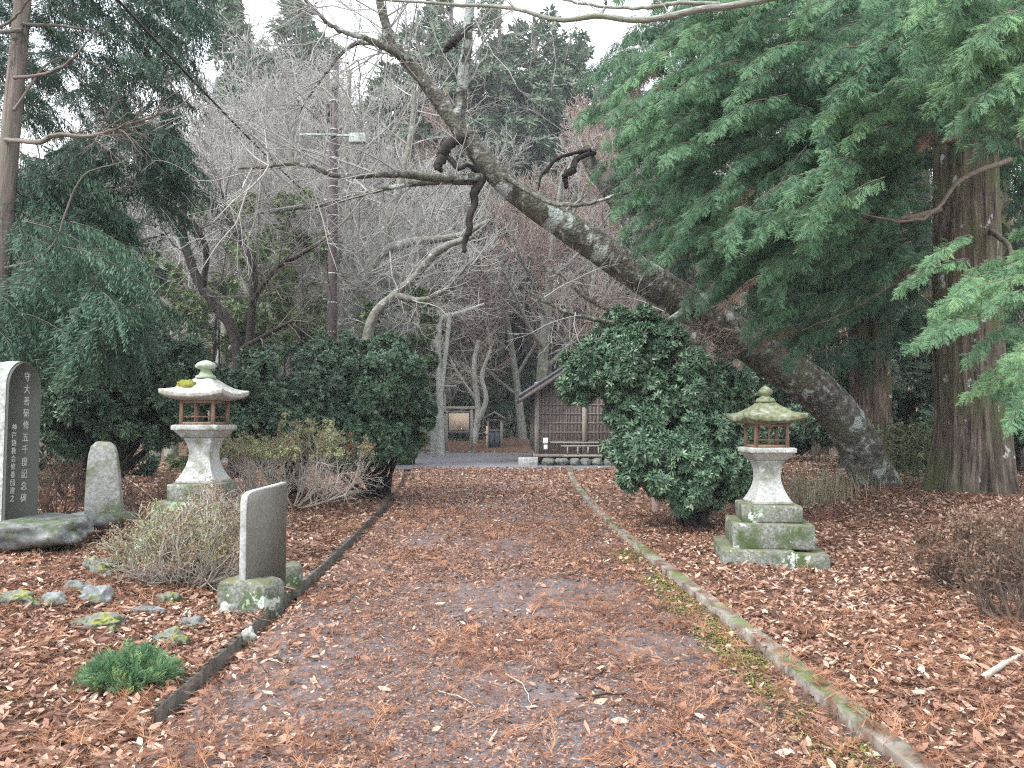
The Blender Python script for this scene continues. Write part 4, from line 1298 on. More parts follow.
o = bt.build('twigs', 'twig', t); o.location = tuple(-Vector(ob))

# ------------------------------------------------------------------ twin trunk and dark wood behind on the right
def plain_cedar(px, py, Y, rpx, label, seed, top=16.0, crown=True, group=None, lean=0.0, barkm='bark_cedar', nb=160, z0=3.5, cr=2.4, tone_shift=-0.15):
    g = np.random.default_rng(seed)
    b = T0(px, py, Y); b[2] = float(H(b[0], b[1])) - 0.1
    t = thing('cedar_tree', tuple(b), label, 'tree', 0, group)
    r = rpx * Y / FPX
    m_ = MB()
    if Y < 22:
        big_trunk(m_, [b, b + [lean, 0, top * .35], b + [lean * 2, 0, top * 0.7], b + [lean * 3, 0, top]], [r * 1.25, r, r * 0.75, r * 0.2], 0.06, 60, 50, 13, 0.15)
    else:
        limb(m_, [b, b + [lean, 0, top * .35], b + [lean * 2, 0, top * 0.7], b + [lean * 3, 0, top]], [r * 1.25, r, r * 0.75, r * 0.2], 12, 16, 0)
    o = m_.build('trunk', barkm, t, smooth=True); o.location = tuple(-b)
    if crown:
        w_ = MB(); f_ = MB()
        z = z0 + (top + 0.8 - z0) * g.random(nb) ** 0.9
        rad = cr * (1.15 - (z - z0) / (top + 1 - z0)) * np.sqrt(g.random(nb)) + 0.2
        a = g.uniform(0, 6.283, nb)
        d = np.stack([np.cos(a), np.sin(a), np.full(nb, -0.25)], 1)
        c = b + np.stack([np.cos(a) * rad, np.sin(a) * rad, z], 1)
        boughs(f_, w_, c, norm(d), g, 1.3, 10, 0.55, TAS, 0.3, tone_shift, 0.02, 0.7)
        o = f_.build('crown', 'leaf_cedar', t); o.location = tuple(-b)
        o = w_.build('limbs', 'twig_brown', t); o.location = tuple(-b)
    return t

plain_cedar(866, 480, 17.5, 10, 'left stem of the twin cedar trunks behind the leaning tree', 41, 17, True, 'twin cedars', z0=6)
plain_cedar(882, 482, 17.3, 9, 'right stem of the twin cedar trunks behind the leaning tree', 42, 17, False, 'twin cedars', lean=0.05)

# dark undergrowth and cedars closing the right side
for i, (x, y, rx, rz, lbl) in enumerate(((10.2, 19, 2.6, 2.6, 'dark leafy bush under the cedars beyond the huge trunk'), (7.0, 22.5, 2.6, 2.7, 'dark bush in the shade behind the twin trunks'), (4.6, 21.5, 1.8, 1.6, 'dark low bush behind the foot of the leaning tree'), (13.5, 17, 2.4, 3.2, 'dark bush at the far right edge behind the huge trunk'))):
    b = up(x, y)
    shrub(tuple(b), [(x, y, b.z + rz * 0.6, rx, 1.4, rz * 0.8), (x + rx * .5, y + .4, b.z + rz, rx * .6, 1.2, rz * .6), (x - rx * .5, y + .2, b.z + rz * .45, rx * .6, 1.2, rz * .6)], 7000, 0.13, lbl, 'leaf_shrub_dark', 50 + i, sub=18)
cedar_protos = []
k_ = 0
for (px, Y, rpx, lbl) in ((1010, 20, 9, 'slim cedar in the dark behind the huge trunk'), (930, 26, 8, 'slim cedar seen between the twin trunks and the huge trunk'), (820, 27, 7, 'cedar behind the leaning tree'), (760, 30, 8, 'cedar with drooping crown behind the tall curtain of sprays'), (700, 33, 7, 'cedar rising behind the wooden shed at its right'), (860, 24, 7, 'cedar in the dark gap behind the twin trunks'), (960, 30, 8, 'cedar right behind the huge trunk, farther back'), (1040, 26, 8, 'cedar at the far right edge'), (900, 34, 8, 'farthest cedar between the trunks at the right'), (790, 36, 8, 'farthest cedar behind the leaning tree')):
    plain_cedar(px, 470, Y, rpx, lbl, 60 + k_, 16 + (k_ % 3) * 1.5, True, 'cedars closing the right side', nb=150, z0=0.8, cr=3.2, tone_shift=-0.15); k_ += 1

# dry reeds behind the lantern and bamboo grass between the trunks
def blades(mb, cx, cy, n, h, w_, sx, sy, g, lean=0.15, tone_shift=0.0, seg=4, cand=None):
    x = cx + g.normal(0, sx, n); y = cy + g.normal(0, sy, n); z = H(x, y)
    a = g.uniform(0, 6.283, n); hh = h * g.uniform(0.25, 1.15, n)
    ln = np.abs(g.normal(0, lean, n)) * hh
    wd = np.stack([-np.sin(a + g.normal(0, 1, n)), np.cos(a), np.zeros(n)], 1)
    V = []
    for k in range(seg + 1):
        t = k / seg
        c = np.stack([x + np.cos(a) * ln * t ** 1.8, y + np.sin(a) * ln * t ** 1.8, z + hh * t * (1 - 0.12 * t)], 1)
        ww = w_ * (1 - t * 0.85)
        V += [c - wd * ww, c + wd * ww]
    V = np.stack(V, 1)
    kk = 2 * (seg + 1)
    F = np.array([[2 * k, 2 * k + 1, 2 * k + 3, 2 * k + 2] for k in range(seg)])
    FF = (F[None] + (np.arange(n) * kk)[:, None, None]).reshape(-1, 4)
    mb.add(V.reshape(-1, 3), FF, 0, np.repeat(np.clip(g.normal(0.5 + tone_shift, 0.25, n), 0, 1), kk))
g = np.random.default_rng(91)
for (px, py, Y, n, h, sx, lbl) in ((805, 480, 13.2, 300, 0.85, 0.32, 'clump of dry tan reeds behind the right lantern'), (840, 482, 13.4, 160, 0.6, 0.3, 'dry reeds at the foot of the leaning trunk')):
    mb = MB(); p = T0(px, py, Y)
    blades(mb, p[0], p[1], n, h, 0.006, sx, 0.3, g, 0.38)
    tag(mb.build('reed_clump', 'leaf_reed'), lbl, 'reeds')
def bamboo_clump(px, py, Y, n, label):
    p = T0(px, py, Y); z0 = float(H(p[0], p[1]))
    mb = MB()
    lp = np.array([[0, 0, 0], [0.09, 0.35, 0.01], [0, 1, -0.15], [-0.09, 0.35, 0.01]]); lf = np.array([[0, 1, 2, 3]])
    pos = np.stack([p[0] + g.normal(0, 0.42, n), p[1] + g.normal(0, 0.35, n), z0 + 0.15 + 1.0 * g.random(n) ** 0.8], 1)
    d = norm(np.stack([g.normal(0, 1, n), g.normal(-0.4, 0.7, n), g.normal(0.0, 0.45, n)], 1))
    V, F, r = inst((lp, lf), pos, frames(d, norm(g.normal(0, 0.4, (n, 3)) + [0, 0, 1])), 0.22 * g.uniform(0.6, 1.2, n), g.random(n))
    mb.add(V, F, 0, r)
    blades(mb, p[0], p[1], 60, 1.1, 0.005, 0.4, 0.3, g, 0.1, 0.1)
    return tag(mb.build('bamboo_grass', 'leaf_bamboo'), label, 'bamboo grass')
bamboo_clump(908, 480, 14.5, 900, 'pale green bamboo grass between the twin trunks and the huge cedar')

# ------------------------------------------------------------------ left: slender cedar and its hanging foliage
g = np.random.default_rng(101)
sb = T0(-14, 500, 10.6); sb[2] = float(H(sb[0], sb[1])) - 0.1
t = thing('slender_cedar', tuple(sb), 'slender bare cedar trunk leaning along the left edge with dark hanging sprays', 'tree')
m_ = MB(); limb(m_, [sb, T0(-2, 300, 10.6), T0(2, 240, 10.6), T0(11, 130, 10.6), T0(22, 10, 10.6), T0(45, -260, 10.6), T0(55, -420, 10.6)], [0.16, 0.14, 0.13, 0.12, 0.11, 0.07, 0.04], 20, 60, 0, rough=0.03)
o = m_.build('trunk', 'bark_trunk', t, smooth=True); o.location = tuple(-sb)
lm = MB(); fo = MB()
for (sq_, r0) in (([(6, 140, 10.5), (40, 142, 9.2), (56, 135, 8.8), (92, 136, 8.7), (119, 128, 8.6), (175, 109, 8.5)], 0.035), ([(14, 78, 10.4), (45, 74, 10.2), (69, 62, 10), (85, 45, 9.9), (97, 30, 9.8)], 0.025), ([(22, 24, 10.5), (60, 26, 10.8), (90, 30, 11), (110, 36, 11.2)], 0.025),
                ([(14, 110, 10.5), (50, 62, 10.8), (90, 62, 11), (150, 90, 11.5)], 0.02), ([(20, 30, 10.5), (-20, 34, 9.5), (10, 22, 9), (31, -2, 8.8)], 0.03), ([(6, 185, 10.6), (40, 200, 11), (110, 190, 11.5), (170, 180, 12)], 0.02), ([(0, 270, 10.6), (50, 250, 10), (80, 180, 9.8), (130, 160, 9.6)], 0.02)):
    limb(lm, [T0(*p) for p in sq_], [r0, r0 * .8, r0 * .55, r0 * .3], 7, 24, 0.008)
twigs_from(lm, [[(56, 135, 8.8), (92, 136, 8.7), (119, 128, 8.6), (175, 109, 8.5)]], 22, 0.7, 0.008, 2, g, dirbias=(0.5, 0, 0.3))
for (poly, n, ya, yb, tone_shift, sz) in (([(20, -60), (200, -60), (190, 20), (160, 60), (120, 75), (60, 45), (25, 60)], 85, 10.5, 13.5, -0.2, 0.5),
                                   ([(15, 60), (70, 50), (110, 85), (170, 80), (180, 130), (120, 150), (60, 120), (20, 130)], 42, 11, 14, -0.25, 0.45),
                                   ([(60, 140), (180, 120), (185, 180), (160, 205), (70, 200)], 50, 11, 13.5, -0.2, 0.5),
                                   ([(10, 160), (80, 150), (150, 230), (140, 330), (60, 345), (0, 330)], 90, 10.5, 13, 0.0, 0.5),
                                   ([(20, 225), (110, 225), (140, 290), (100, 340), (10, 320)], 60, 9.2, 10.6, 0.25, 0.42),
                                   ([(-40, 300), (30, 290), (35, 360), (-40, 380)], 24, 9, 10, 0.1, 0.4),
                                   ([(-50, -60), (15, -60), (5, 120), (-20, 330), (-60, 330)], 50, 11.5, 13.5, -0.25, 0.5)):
    q = sample_poly(poly, n, g)
    c = Pv(q[:, 0], q[:, 1], g.uniform(ya, yb, n))
    a = g.uniform(0, 6.28, n)
    d = norm(np.stack([0.5 + np.cos(a) * .8, np.sin(a) * .8 - 0.2, -0.2 + g.normal(0, 0.15, n)], 1))
    boughs(fo, lm, c, d, g, 0.9, 12, sz, TAS, 0.35, tone_shift, 0.01, 0.6)
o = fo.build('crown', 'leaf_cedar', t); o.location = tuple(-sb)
o = lm.build('limbs', 'bark_trunk', t); o.location = tuple(-sb)

# ------------------------------------------------------------------ bare trees in the middle distance
def bare_custom(name, base, stems, label, bark, twigm, seed, nt_=14, tl_=1.6, tr=0.014, mx=3, trop=0.03, minr=0.004, group=None, nch=5):
    g = np.random.default_rng(seed)
    b = T0(*base); b[2] = float(H(b[0], b[1])) - 0.1
    t = thing(name, tuple(b), label, 'tree', 0, group)
    m_ = MB(); w_ = MB()
    for s_ in stems:
        pts = [T0(a, bb, c) for a, bb, c, _ in s_]
        rad = [s * c / FPX for _, _, c, s in s_]
        if s_[0][3] >= 4:
            pts[0][2] = min(pts[0][2], b[2] + 0.1) if abs(s_[0][0] - base[0]) < 30 and s_[0][1] >= base[1] - 60 else pts[0][2]
        limb(m_, pts, rad, 10, 40, 0.008, rough=0.03)
    o = m_.build('trunk', bark, t, smooth=True); o.location = tuple(-b)
    twigs_from(w_, [S3(s_) for s_ in stems], nt_, tl_, tr, mx, g, trop=trop, minr=minr, nch=nch)
    o = w_.build('branches', twigm, t); o.location = tuple(-b)
    return t

bare_custom('bare_tree', (236, 395, 19), [[(236, 395, 19, 7), (238, 350, 19, 6), (212, 300, 19, 5), (200, 285, 19, 4.5), (183, 235, 19, 4), (186, 190, 19, 3)], [(239, 352, 19, 4.5), (253, 300, 18.8, 4), (252, 262, 18.6, 4), (228, 218, 18.5, 3.2), (224, 205, 18.5, 2)],
                                          [(203, 290, 19, 3), (206, 250, 18.7, 3), (192, 220, 18.5, 2.5)], [(250, 305, 18.8, 2.6), (275, 270, 18.2, 2.5), (300, 255, 18, 2), (325, 240, 18, 1.2)], [(240, 350, 19, 3), (275, 330, 18, 2), (295, 320, 17.5, 1.5)]],
            'dark twisting leafless tree with forked stems above the dark shrub', 'bark_dark', 'twig_dark', 111, 9, 2.0, 0.02)
bare_custom('bare_tree', (345, 400, 28), [[(345, 400, 28, 10), (345, 340, 28, 9), (352, 300, 28, 7), (372, 262, 28, 5.5), (400, 245, 28, 5), (460, 235, 28, 3), (490, 220, 27.5, 2)], [(350, 310, 28, 7), (375, 260, 28, 6), (395, 200, 28, 4), (410, 140, 28, 3), (415, 90, 28, 2)],
                                          [(345, 340, 28, 6), (325, 280, 28.4, 5), (300, 220, 28.5, 4), (290, 150, 28.5, 3), (280, 80, 28.5, 2)], [(350, 300, 28, 4), (350, 230, 28.4, 4), (345, 150, 28.6, 3), (350, 70, 28.8, 2)]],
            'wide grey lichen tree behind the utility pole, bare branches spreading', 'bark_mid', 'twig', 112, 22, 2.8, 0.03, 3, nch=6)
bare_custom('bare_tree', (362, 400, 22), [[(362, 400, 22, 6), (368, 335, 22, 5.5), (395, 295, 22, 4.5), (412, 280, 22, 4), (440, 250, 21.6, 4), (475, 236, 21.2, 2.5)], [(395, 295, 22, 4), (420, 300, 21.8, 3), (445, 290, 21.5, 2), (470, 262, 21.2, 1.2)]],
            'pale stem leaning right towards the path beyond the round shrub', 'bark_mid', 'twig', 113, 16, 1.8, 0.02)
bare_custom('bare_tree', (441, 440, 37), [[(441, 448, 37, 4), (440, 400, 37, 3.5), (438, 350, 37, 3.2), (440, 310, 37, 3)], [(440, 400, 37, 2.6), (446, 350, 36.8, 2.2), (450, 312, 36.5, 2)], [(438, 350, 37, 3), (428, 335, 36.6, 2), (412, 322, 36.4, 1.4)], [(441, 318, 37, 3), (462, 312, 36.8, 2), (484, 304, 36.6, 1.2)]],
            'pollarded pale trunk beside the left post of the notice board', 'bark_pale', 'twig_pale', 114, 10, 1.6, 0.02, 2)
bare_custom('bare_tree', (476, 440, 47), [[(474, 445, 47, 3.2), (478, 410, 47, 3), (474, 370, 47, 2.6), (478, 340, 47, 2)], [(476, 425, 47, 3), (486, 400, 46.6, 2.5), (482, 375, 46.4, 2), (491, 350, 46.2, 1.5)], [(476, 400, 47, 2), (462, 380, 46.4, 1.6), (450, 360, 46, 1)]],
            'pale crooked leafless tree right behind the notice board', 'bark_pale', 'twig_pale', 115, 14, 2.4, 0.025, 3)

bare_custom('tree_stump', (698, 400, 12.9), [[(698, 420, 12.9, 6), (697, 365, 12.9, 6), (696, 332, 12.9, 6)]], 'short pale broken stump standing up behind the big glossy shrub', 'bark_mid', 'twig_brown', 121, 10, 1.1, 0.01, 3, 0.0)
bare_custom('bare_tree', (655, 400, 13.6), [[(655, 420, 13.6, 4), (650, 350, 13.6, 3), (630, 322, 13.4, 2), (585, 322, 13, 1.2)], [(650, 350, 13.6, 2), (680, 322, 13.4, 1.6), (730, 330, 13.2, 1)]], 'small bare bush of thin brown twigs over the top of the big glossy shrub', 'twig_brown', 'twig_brown', 122, 14, 0.9, 0.007, 3, 0.0, 0.003)

# bare tree prototypes for the wood behind, copied as individuals
def bare_proto(seed, height, label, group, twigm, mx=4, nch=7, spread=0.75):
    g = np.random.default_rng(seed)
    t = thing('leafless_tree', (0, 0, 0), label, 'tree', 0, group)
    out = {}
    grow(out, np.zeros(3), np.array([g.normal(0, .12), g.normal(0, .12), 1.0]), height * 0.72, height * 0.018, 0, mx, g, spread, nch, 0.10, 0.10, 0.55, 0.22)
    m_ = MB(); add_grown(m_, out, levels=(0, 1)); m_.build('trunk', 'bark_grey', t, smooth=True)
    w_ = MB(); add_grown(w_, out, minr=0.011, levels=(2, 3, 4)); w_.build('branches', twigm, t)
    return t
far_lab = 'grey leafless tree in the twiggy wood on the hillside'
far_lab2 = 'brownish leafless tree in the twiggy wood on the hillside'
protos = [bare_proto(200, 14, far_lab, 'grey leafless trees of the hillside wood', 'twig'), bare_proto(201, 12, far_lab, 'grey leafless trees of the hillside wood', 'twig', nch=7),
          bare_proto(202, 13, far_lab2, 'brownish leafless trees of the hillside wood', 'twig_brown'), bare_proto(203, 10, far_lab2, 'brownish leafless trees of the hillside wood', 'twig_brown', nch=7)]
g = np.random.default_rng(300)
spots = []
for (px, Y) in ((265, 27), (205, 29), (302, 31), (160, 32), (395, 46), (420, 50), (452, 54), (520, 50), (545, 47), (575, 49), (505, 56), (480, 60), (610, 52), (540, 62), (650, 56), (350, 40), (310, 46), (255, 41), (210, 45), (160, 48), (110, 44), (375, 55),
                (430, 64), (570, 66), (335, 62), (280, 58), (225, 62), (170, 60), (620, 68), (400, 74), (520, 78), (300, 78), (350, 88), (460, 90), (220, 80), (570, 84), (640, 84), (500, 68), (60, 50), (690, 60), (240, 31), (180, 36), (275, 36), (325, 34), (360, 36), (395, 38), (415, 60), (470, 72), (540, 74), (610, 78), (250, 52), (330, 50), (190, 68), (140, 72), (380, 68), (445, 80), (500, 88), (560, 94), (260, 92), (330, 96), (180, 92), (400, 96), (620, 96), (665, 74), (600, 60), (555, 56)):
    spots.append((px + g.uniform(-8, 8), Y))
used = set()
for i, (px, Y) in enumerate(spots):
    x = (px - 512) / FPX * Y
    b = up(x, Y, -0.2)
    j = (i % 2) if (px < 400 and Y < 60) else (2 + i % 2 if g.random() < 0.6 else i % 2)
    pr_ = protos[j]
    o = pr_ if j not in used else copy_tree(pr_)
    used.add(j)
    o.location = b
    o.rotation_euler = (0, 0, g.uniform(0, 6.28))
    s_ = g.uniform(0.85, 1.3) * (1.3 if Y > 34 else 1.0) * (1.2 if Y > 44 else 1)
    o.scale = (s_, s_, s_)

# conifers on the hill, copied as individuals
def conifer_proto(seed, height, rad, label, group):
    g = np.random.default_rng(seed)
    t = thing('conifer_tree', (0, 0, 0), label, 'tree', 0, group)
    m_ = MB(); limb(m_, [(0, 0, -0.5), (0.1, 0, height * .5), (0, 0, height)], [0.3, 0.2, 0.03], 8, 10); m_.build('trunk', 'bark_trunk', t)
    f_ = MB()
    bl = []
    for k in range(34):
        z = height * (0.22 + 0.78 * (k / 34) ** 0.9)
        rr = rad * (1.05 - z / height) + 0.35
        a = g.uniform(0, 6.28)
        bl.append((math.cos(a) * rr * .55, math.sin(a) * rr * .55, z, rr * .62, rr * .62, rr * 0.45))
    leafy_blobs_local(f_, bl, 5200, 0.26, g)
    f_.build('crown', 'leaf_conifer', t)
    return t
def leafy_blobs_local(mb, blobs, n, size, g):
    global H
    H0 = H
    H = lambda x, y: np.full(np.shape(x), -99.0)
    leafy_blobs(mb, blobs, n, size, g, 8, (0.35, 0.55), 0.6)
    H = H0
con = [conifer_proto(400, 15, 2.6, 'dull green conifer standing among the leafless trees on the hillside', 'conifers on the hillside'),
       conifer_proto(401, 12, 3.2, 'dull green conifer standing among the leafless trees on the hillside', 'conifers on the hillside')]
used = set()
for i, (px, Y) in enumerate(((232, 66), (262, 74), (205, 78), (160, 70), (120, 60), (60, 62), (430, 84), (462, 72), (500, 80), (490, 92), (540, 96), (390, 96), (300, 96), (340, 104), (600, 90), (640, 96), (690, 80), (570, 74), (20, 70), (90, 84), (210, 100), (260, 110), (430, 112), (520, 110), (600, 112), (160, 100), (350, 72))):
    x = (px - 512) / FPX * Y
    j = i % 2
    o = con[j] if j not in used else copy_tree(con[j])
    used.add(j)
    o.location = up(x, Y, -0.3)
    o.rotation_euler = (0, 0, g.uniform(0, 6.28)); s_ = g.uniform(0.9, 1.35); o.scale = (s_, s_, s_)
for (px, Y, h, wd, lbl) in ((232, 56, 36, 1.2, 'very tall conifer standing out against the sky left of the utility pole'), (262, 62, 30, 1.1, 'second tall conifer right of the very tall one'), (415, 58, 32, 1.6, 'broad conifer left of the leaning trunk top'), (450, 60, 35, 1.6, 'tall broad conifer just under the leaning trunk in the distance'), (500, 64, 34, 1.8, 'distant conifer right of the hanging dead stub'), (535, 68, 33, 1.7, 'distant conifer below the gap of sky'), (572, 66, 31, 1.7, 'distant conifer at the left of the green curtain'), (300, 70, 37, 1.5, 'distant conifer behind the utility pole')):
    o = copy_tree(con[int(px) % 2]); o['label'] = lbl; o['group'] = 'taller conifers of the hillside'
    o.location = up((px - 512) / FPX * Y, Y, -0.4); s_ = h / (15 if px % 2 == 0 else 12); o.scale = (s_ * wd * 0.75, s_ * wd * 0.75, s_); o.rotation_euler = (0, 0, px)

def column_of(x, y):
    px = 512 + x / y * FPX
    for lim, nm in ((100, 'the tall memorial stone'), (170, 'the small tapering stone'), (225, 'the left lantern'), (280, 'the broad shrub by the lantern'), (345, 'the utility pole'), (410, 'the round shrub'), (465, 'the notice board'), (515, 'the small shelter'), (560, 'the left end of the shed'), (615, 'the middle of the shed')):
        if px < lim:
            return nm
    return 'the big glossy shrub'
ORD = ['nearest', 'second', 'third', 'fourth', 'fifth', 'sixth', 'seventh', 'eighth', 'ninth', 'tenth', 'eleventh', 'twelfth']
def label_rows(kind, prefix):
    cols = {}
    for o in bpy.data.objects:
        if o.parent is None and o.get('group') == kind:
            cols.setdefault(column_of(o.location.x, o.location.y), []).append(o)
    for c, l in cols.items():
        l.sort(key=lambda o: o.location.y)
        for i, o in enumerate(l):
            o['label'] = '%s %s on the hillside behind %s' % (ORD[min(i, 11)], prefix, c)
label_rows('grey leafless trees of the hillside wood', 'grey leafless tree')
label_rows('brownish leafless trees of the hillside wood', 'brownish leafless tree')
label_rows('conifers on the hillside', 'dull green conifer')

# dark cedars standing behind the notice board and shed
for i, (px, Y, h, lbl) in enumerate(((462, 51, 9, 'dark conifer behind the notice board'), (500, 53, 10, 'dark conifer behind the small roofed shelter'), (540, 55, 10, 'dark conifer at the left of the shed roof'), (585, 54, 11, 'dark conifer rising behind the shed'), (425, 54, 8, 'dark conifer left of the pollarded trunk'))):
    o = copy_tree(con[i % 2]); o['label'] = lbl; o['group'] = 'dark conifers at the end of the path'
    x = (px - 512) / FPX * Y
    o.location = up(x, Y, -2.2); s_ = h / 15; o.scale = (s_ * 1.25, s_ * 1.1, s_); o.rotation_euler = (0, 0, i * 1.3)

# green understorey bushes in the middle distance on the left
for i, (px, py, Y, rp, lbl) in enumerate(((215, 255, 23, 75, 'loose green bush behind the dark twisting tree'), (290, 265, 26, 72, 'green bush left of the utility pole foot'), (120, 290, 20, 60, 'dark green bush behind the hanging cedar sprays'), (410, 330, 30, 26, 'small green bush above the round shrub'), (60, 330, 17, 70, 'dark bush behind the tall memorial stone'))):
    p = T0(px, py, Y); b = up(p[0], Y)
    r_m = rp * Y / FPX
    shrub(tuple(b), [(p[0], Y, b.z + (p[2] - b.z) * f, r_m * 0.95, r_m * .5, (p[2] - b.z) * 0.38 + .3) for f in (0.35, 0.95)] + [(p[0] + r_m * .6, Y + .5, b.z + (p[2] - b.z) * .7, r_m * .6, r_m * .5, r_m * .6)], 3800, 0.16, lbl, 'leaf_olive' if i in (0, 1, 3) else 'leaf_shrub_dark', 140 + i, sub=16)

# hillside brush: one uncountable mass
g = np.random.default_rng(500)
n = 60000
y = 49 + 70 * g.random(n) ** 1.3; x = g.uniform(-0.75, 0.6, n) * y
z = H(x, y) + g.random(n) ** 2 * 0.8
bp = np.array([[-0.04, 0, 0], [0.04, 0, 0], [0.25, 1, 0.1], [-0.2, 0.8, 0.0]])
d = norm(np.stack([g.normal(0, 0.6, n), g.normal(0, 0.6, n), np.ones(n) * .8], 1))
V, F, r = inst((bp, np.array([[0, 1, 2, 3]])), np.stack([x, y, z], 1), frames(d, norm(g.normal(0, 1, (n, 3)) + 1e-3)), 0.35 * (0.35 + 0.65 * sm((y - 50) / 25)) * g.uniform(0.5, 1.4, n), np.clip(g.random(n), 0, 1))
mb = MB(); mb.add(V, F, 0, r)
tag(mb.build('hillside_undergrowth', 'hill_brush'), 'brown dry undergrowth covering the hillside under the wood', 'undergrowth', kind='stuff')

# ------------------------------------------------------------------ utility pole and cable
pb = up((331 - 512) / FPX * 21.5, 21.5)
top = P(331, 62, 21.5).z
t = thing('utility_pole', tuple(pb), 'tall brown utility pole with a pale crossarm rising above the shrubs', 'utility pole')
Hp = top - pb.z
V, F = lathe([(0.15, -0.3), (0.14, Hp * 0.4), (0.12, Hp * 0.75), (0.105, Hp), (0.06, Hp + 0.04)], 16)
mb = MB(); mb.add(V, F); mb.build('shaft', 'pole', t, smooth=True)
mb = MB()
for k in range(11):
    z = Hp * (0.2 + 0.07 * k)
    mb.add(*lathe([(0.142, z), (0.142, z + 0.03)], 12))
mb.build('band', 'steel', t)
for k in range(10):
    z = Hp * (0.3 + 0.06 * k); s_ = 1 if k % 2 else -1
    m_ = MB(); m_.box((s_ * 0.2, -0.02, z), (0.16, 0.02, 0.02)); m_.build('step_bolt', 'steel', t)
za = P(331, 137, 21.5).z - pb.z
mb = MB(); mb.box((-0.42, -0.16, za), (1.05, 0.06, 0.06)); mb.box((0.45, -0.16, za - .02), (0.7, 0.05, 0.05)); mb.build('crossarm', 'greenbox', t)
mb = MB(); mb.box((0.72, -0.2, za - 0.12), (0.5, 0.22, 0.28), taper=0.85); mb.build('lamp_box', 'greenbox', t, bevel=0.02)
mb = MB(); mb.box((-0.17, -0.1, za + 0.65), (0.1, 0.1, 0.5)); mb.build('insulator', 'cable', t)
m_ = MB(); m_.box((0, -0.16, Hp - .6), (0.2, 0.12, 0.5)); m_.build('bracket', 'steel', t)
A_ = np.array(P(331, 214, 21.4)); B_ = np.array(P(118, 0, 8.0))
d_ = (B_ - A_)
pts = []
for k in range(41):
    s_ = k / 40 * 1.8
    q = A_ + d_ * s_; q[2] -= 0.5 * s_ * (1 - s_) * (1 if s_ < 1 else 0.3)
    pts.append(q)
mb = MB(); V, F, TC = tubes(np.array(pts)[None], np.full((1, 41), 0.017), 8); mb.add(V, F, tc=TC)
tag(mb.build('overhead_cable', 'cable'), 'black cable slanting down from the upper left to the utility pole', 'cable')

# ------------------------------------------------------------------ wooden shed
sb_ = Vector((0.98, 30.0, 0))
t = thing('wooden_shed', tuple(sb_), 'weathered wooden shed with battened board wall half hidden by the big shrub', 'shed')
WL, DL, ZF, ZE, ZR = 5.6, 9.0, 0.30, 3.15, 5.0
# walls
V = [(0, 0, ZF), (WL, 0, ZF), (WL, 0, ZE), (WL / 2, 0, ZR - 0.1), (0, 0, ZE), (0, DL, ZF), (WL, DL, ZF), (WL, DL, ZE), (WL / 2, DL, ZR - .1), (0, DL, ZE)]
F = [(0, 1, 2, 3, 4), (5, 9, 8, 7, 6), (0, 4, 9, 5), (1, 6, 7, 2)]
mb = MB(); mb.add(V, F)
for k in range(38):
    x = 0.1 + k * 0.145
    zt = ZE + (ZR - 0.1 - ZE) * (1 - abs(x - WL / 2) / (WL / 2)) - 0.06
    if x < WL - 0.1:
        mb.box((x, -0.012, (ZF + zt) / 2 + .02), (0.13, 0.02 + 0.006 * (k % 3), zt - ZF - 0.04))
mb.build('board_wall', 'wood_dark', t)
mb = MB()
for z in np.arange(ZF + 0.62, ZE + 0.2, 0.36):
    mb.box((WL / 2, -0.045, z), (WL - 0.2, 0.03, 0.03))
for x in np.arange(0.55, WL, 0.62):
    mb.box((x, -0.05, 1.9), (0.025, 0.035, 2.4))
mb.build('battens', 'batten', t)
for x in (0.0, 1.87, 3.74, WL):
    m_ = MB(); m_.box((x, -0.06, (ZF + ZE) / 2 + 0.05), (0.17, 0.12, ZE - ZF + .1)); m_.build('post', 'wood_grey', t)
for y in (1.5, 3, 4.5, 6, 7.5):
    m_ = MB(); m_.box((-0.03, y, (ZF + ZE) / 2), (0.1, 0.12, ZE - ZF)); m_.build('side_post', 'wood_dark', t)
mb = MB(); mb.box((WL / 2, -0.085, ZF + 0.06), (WL + 0.3, 0.2, 0.12)); mb.box((-0.02, DL / 2, ZF + .06), (0.2, DL, 0.12)); mb.build('sill_beam', 'wood_dark', t)
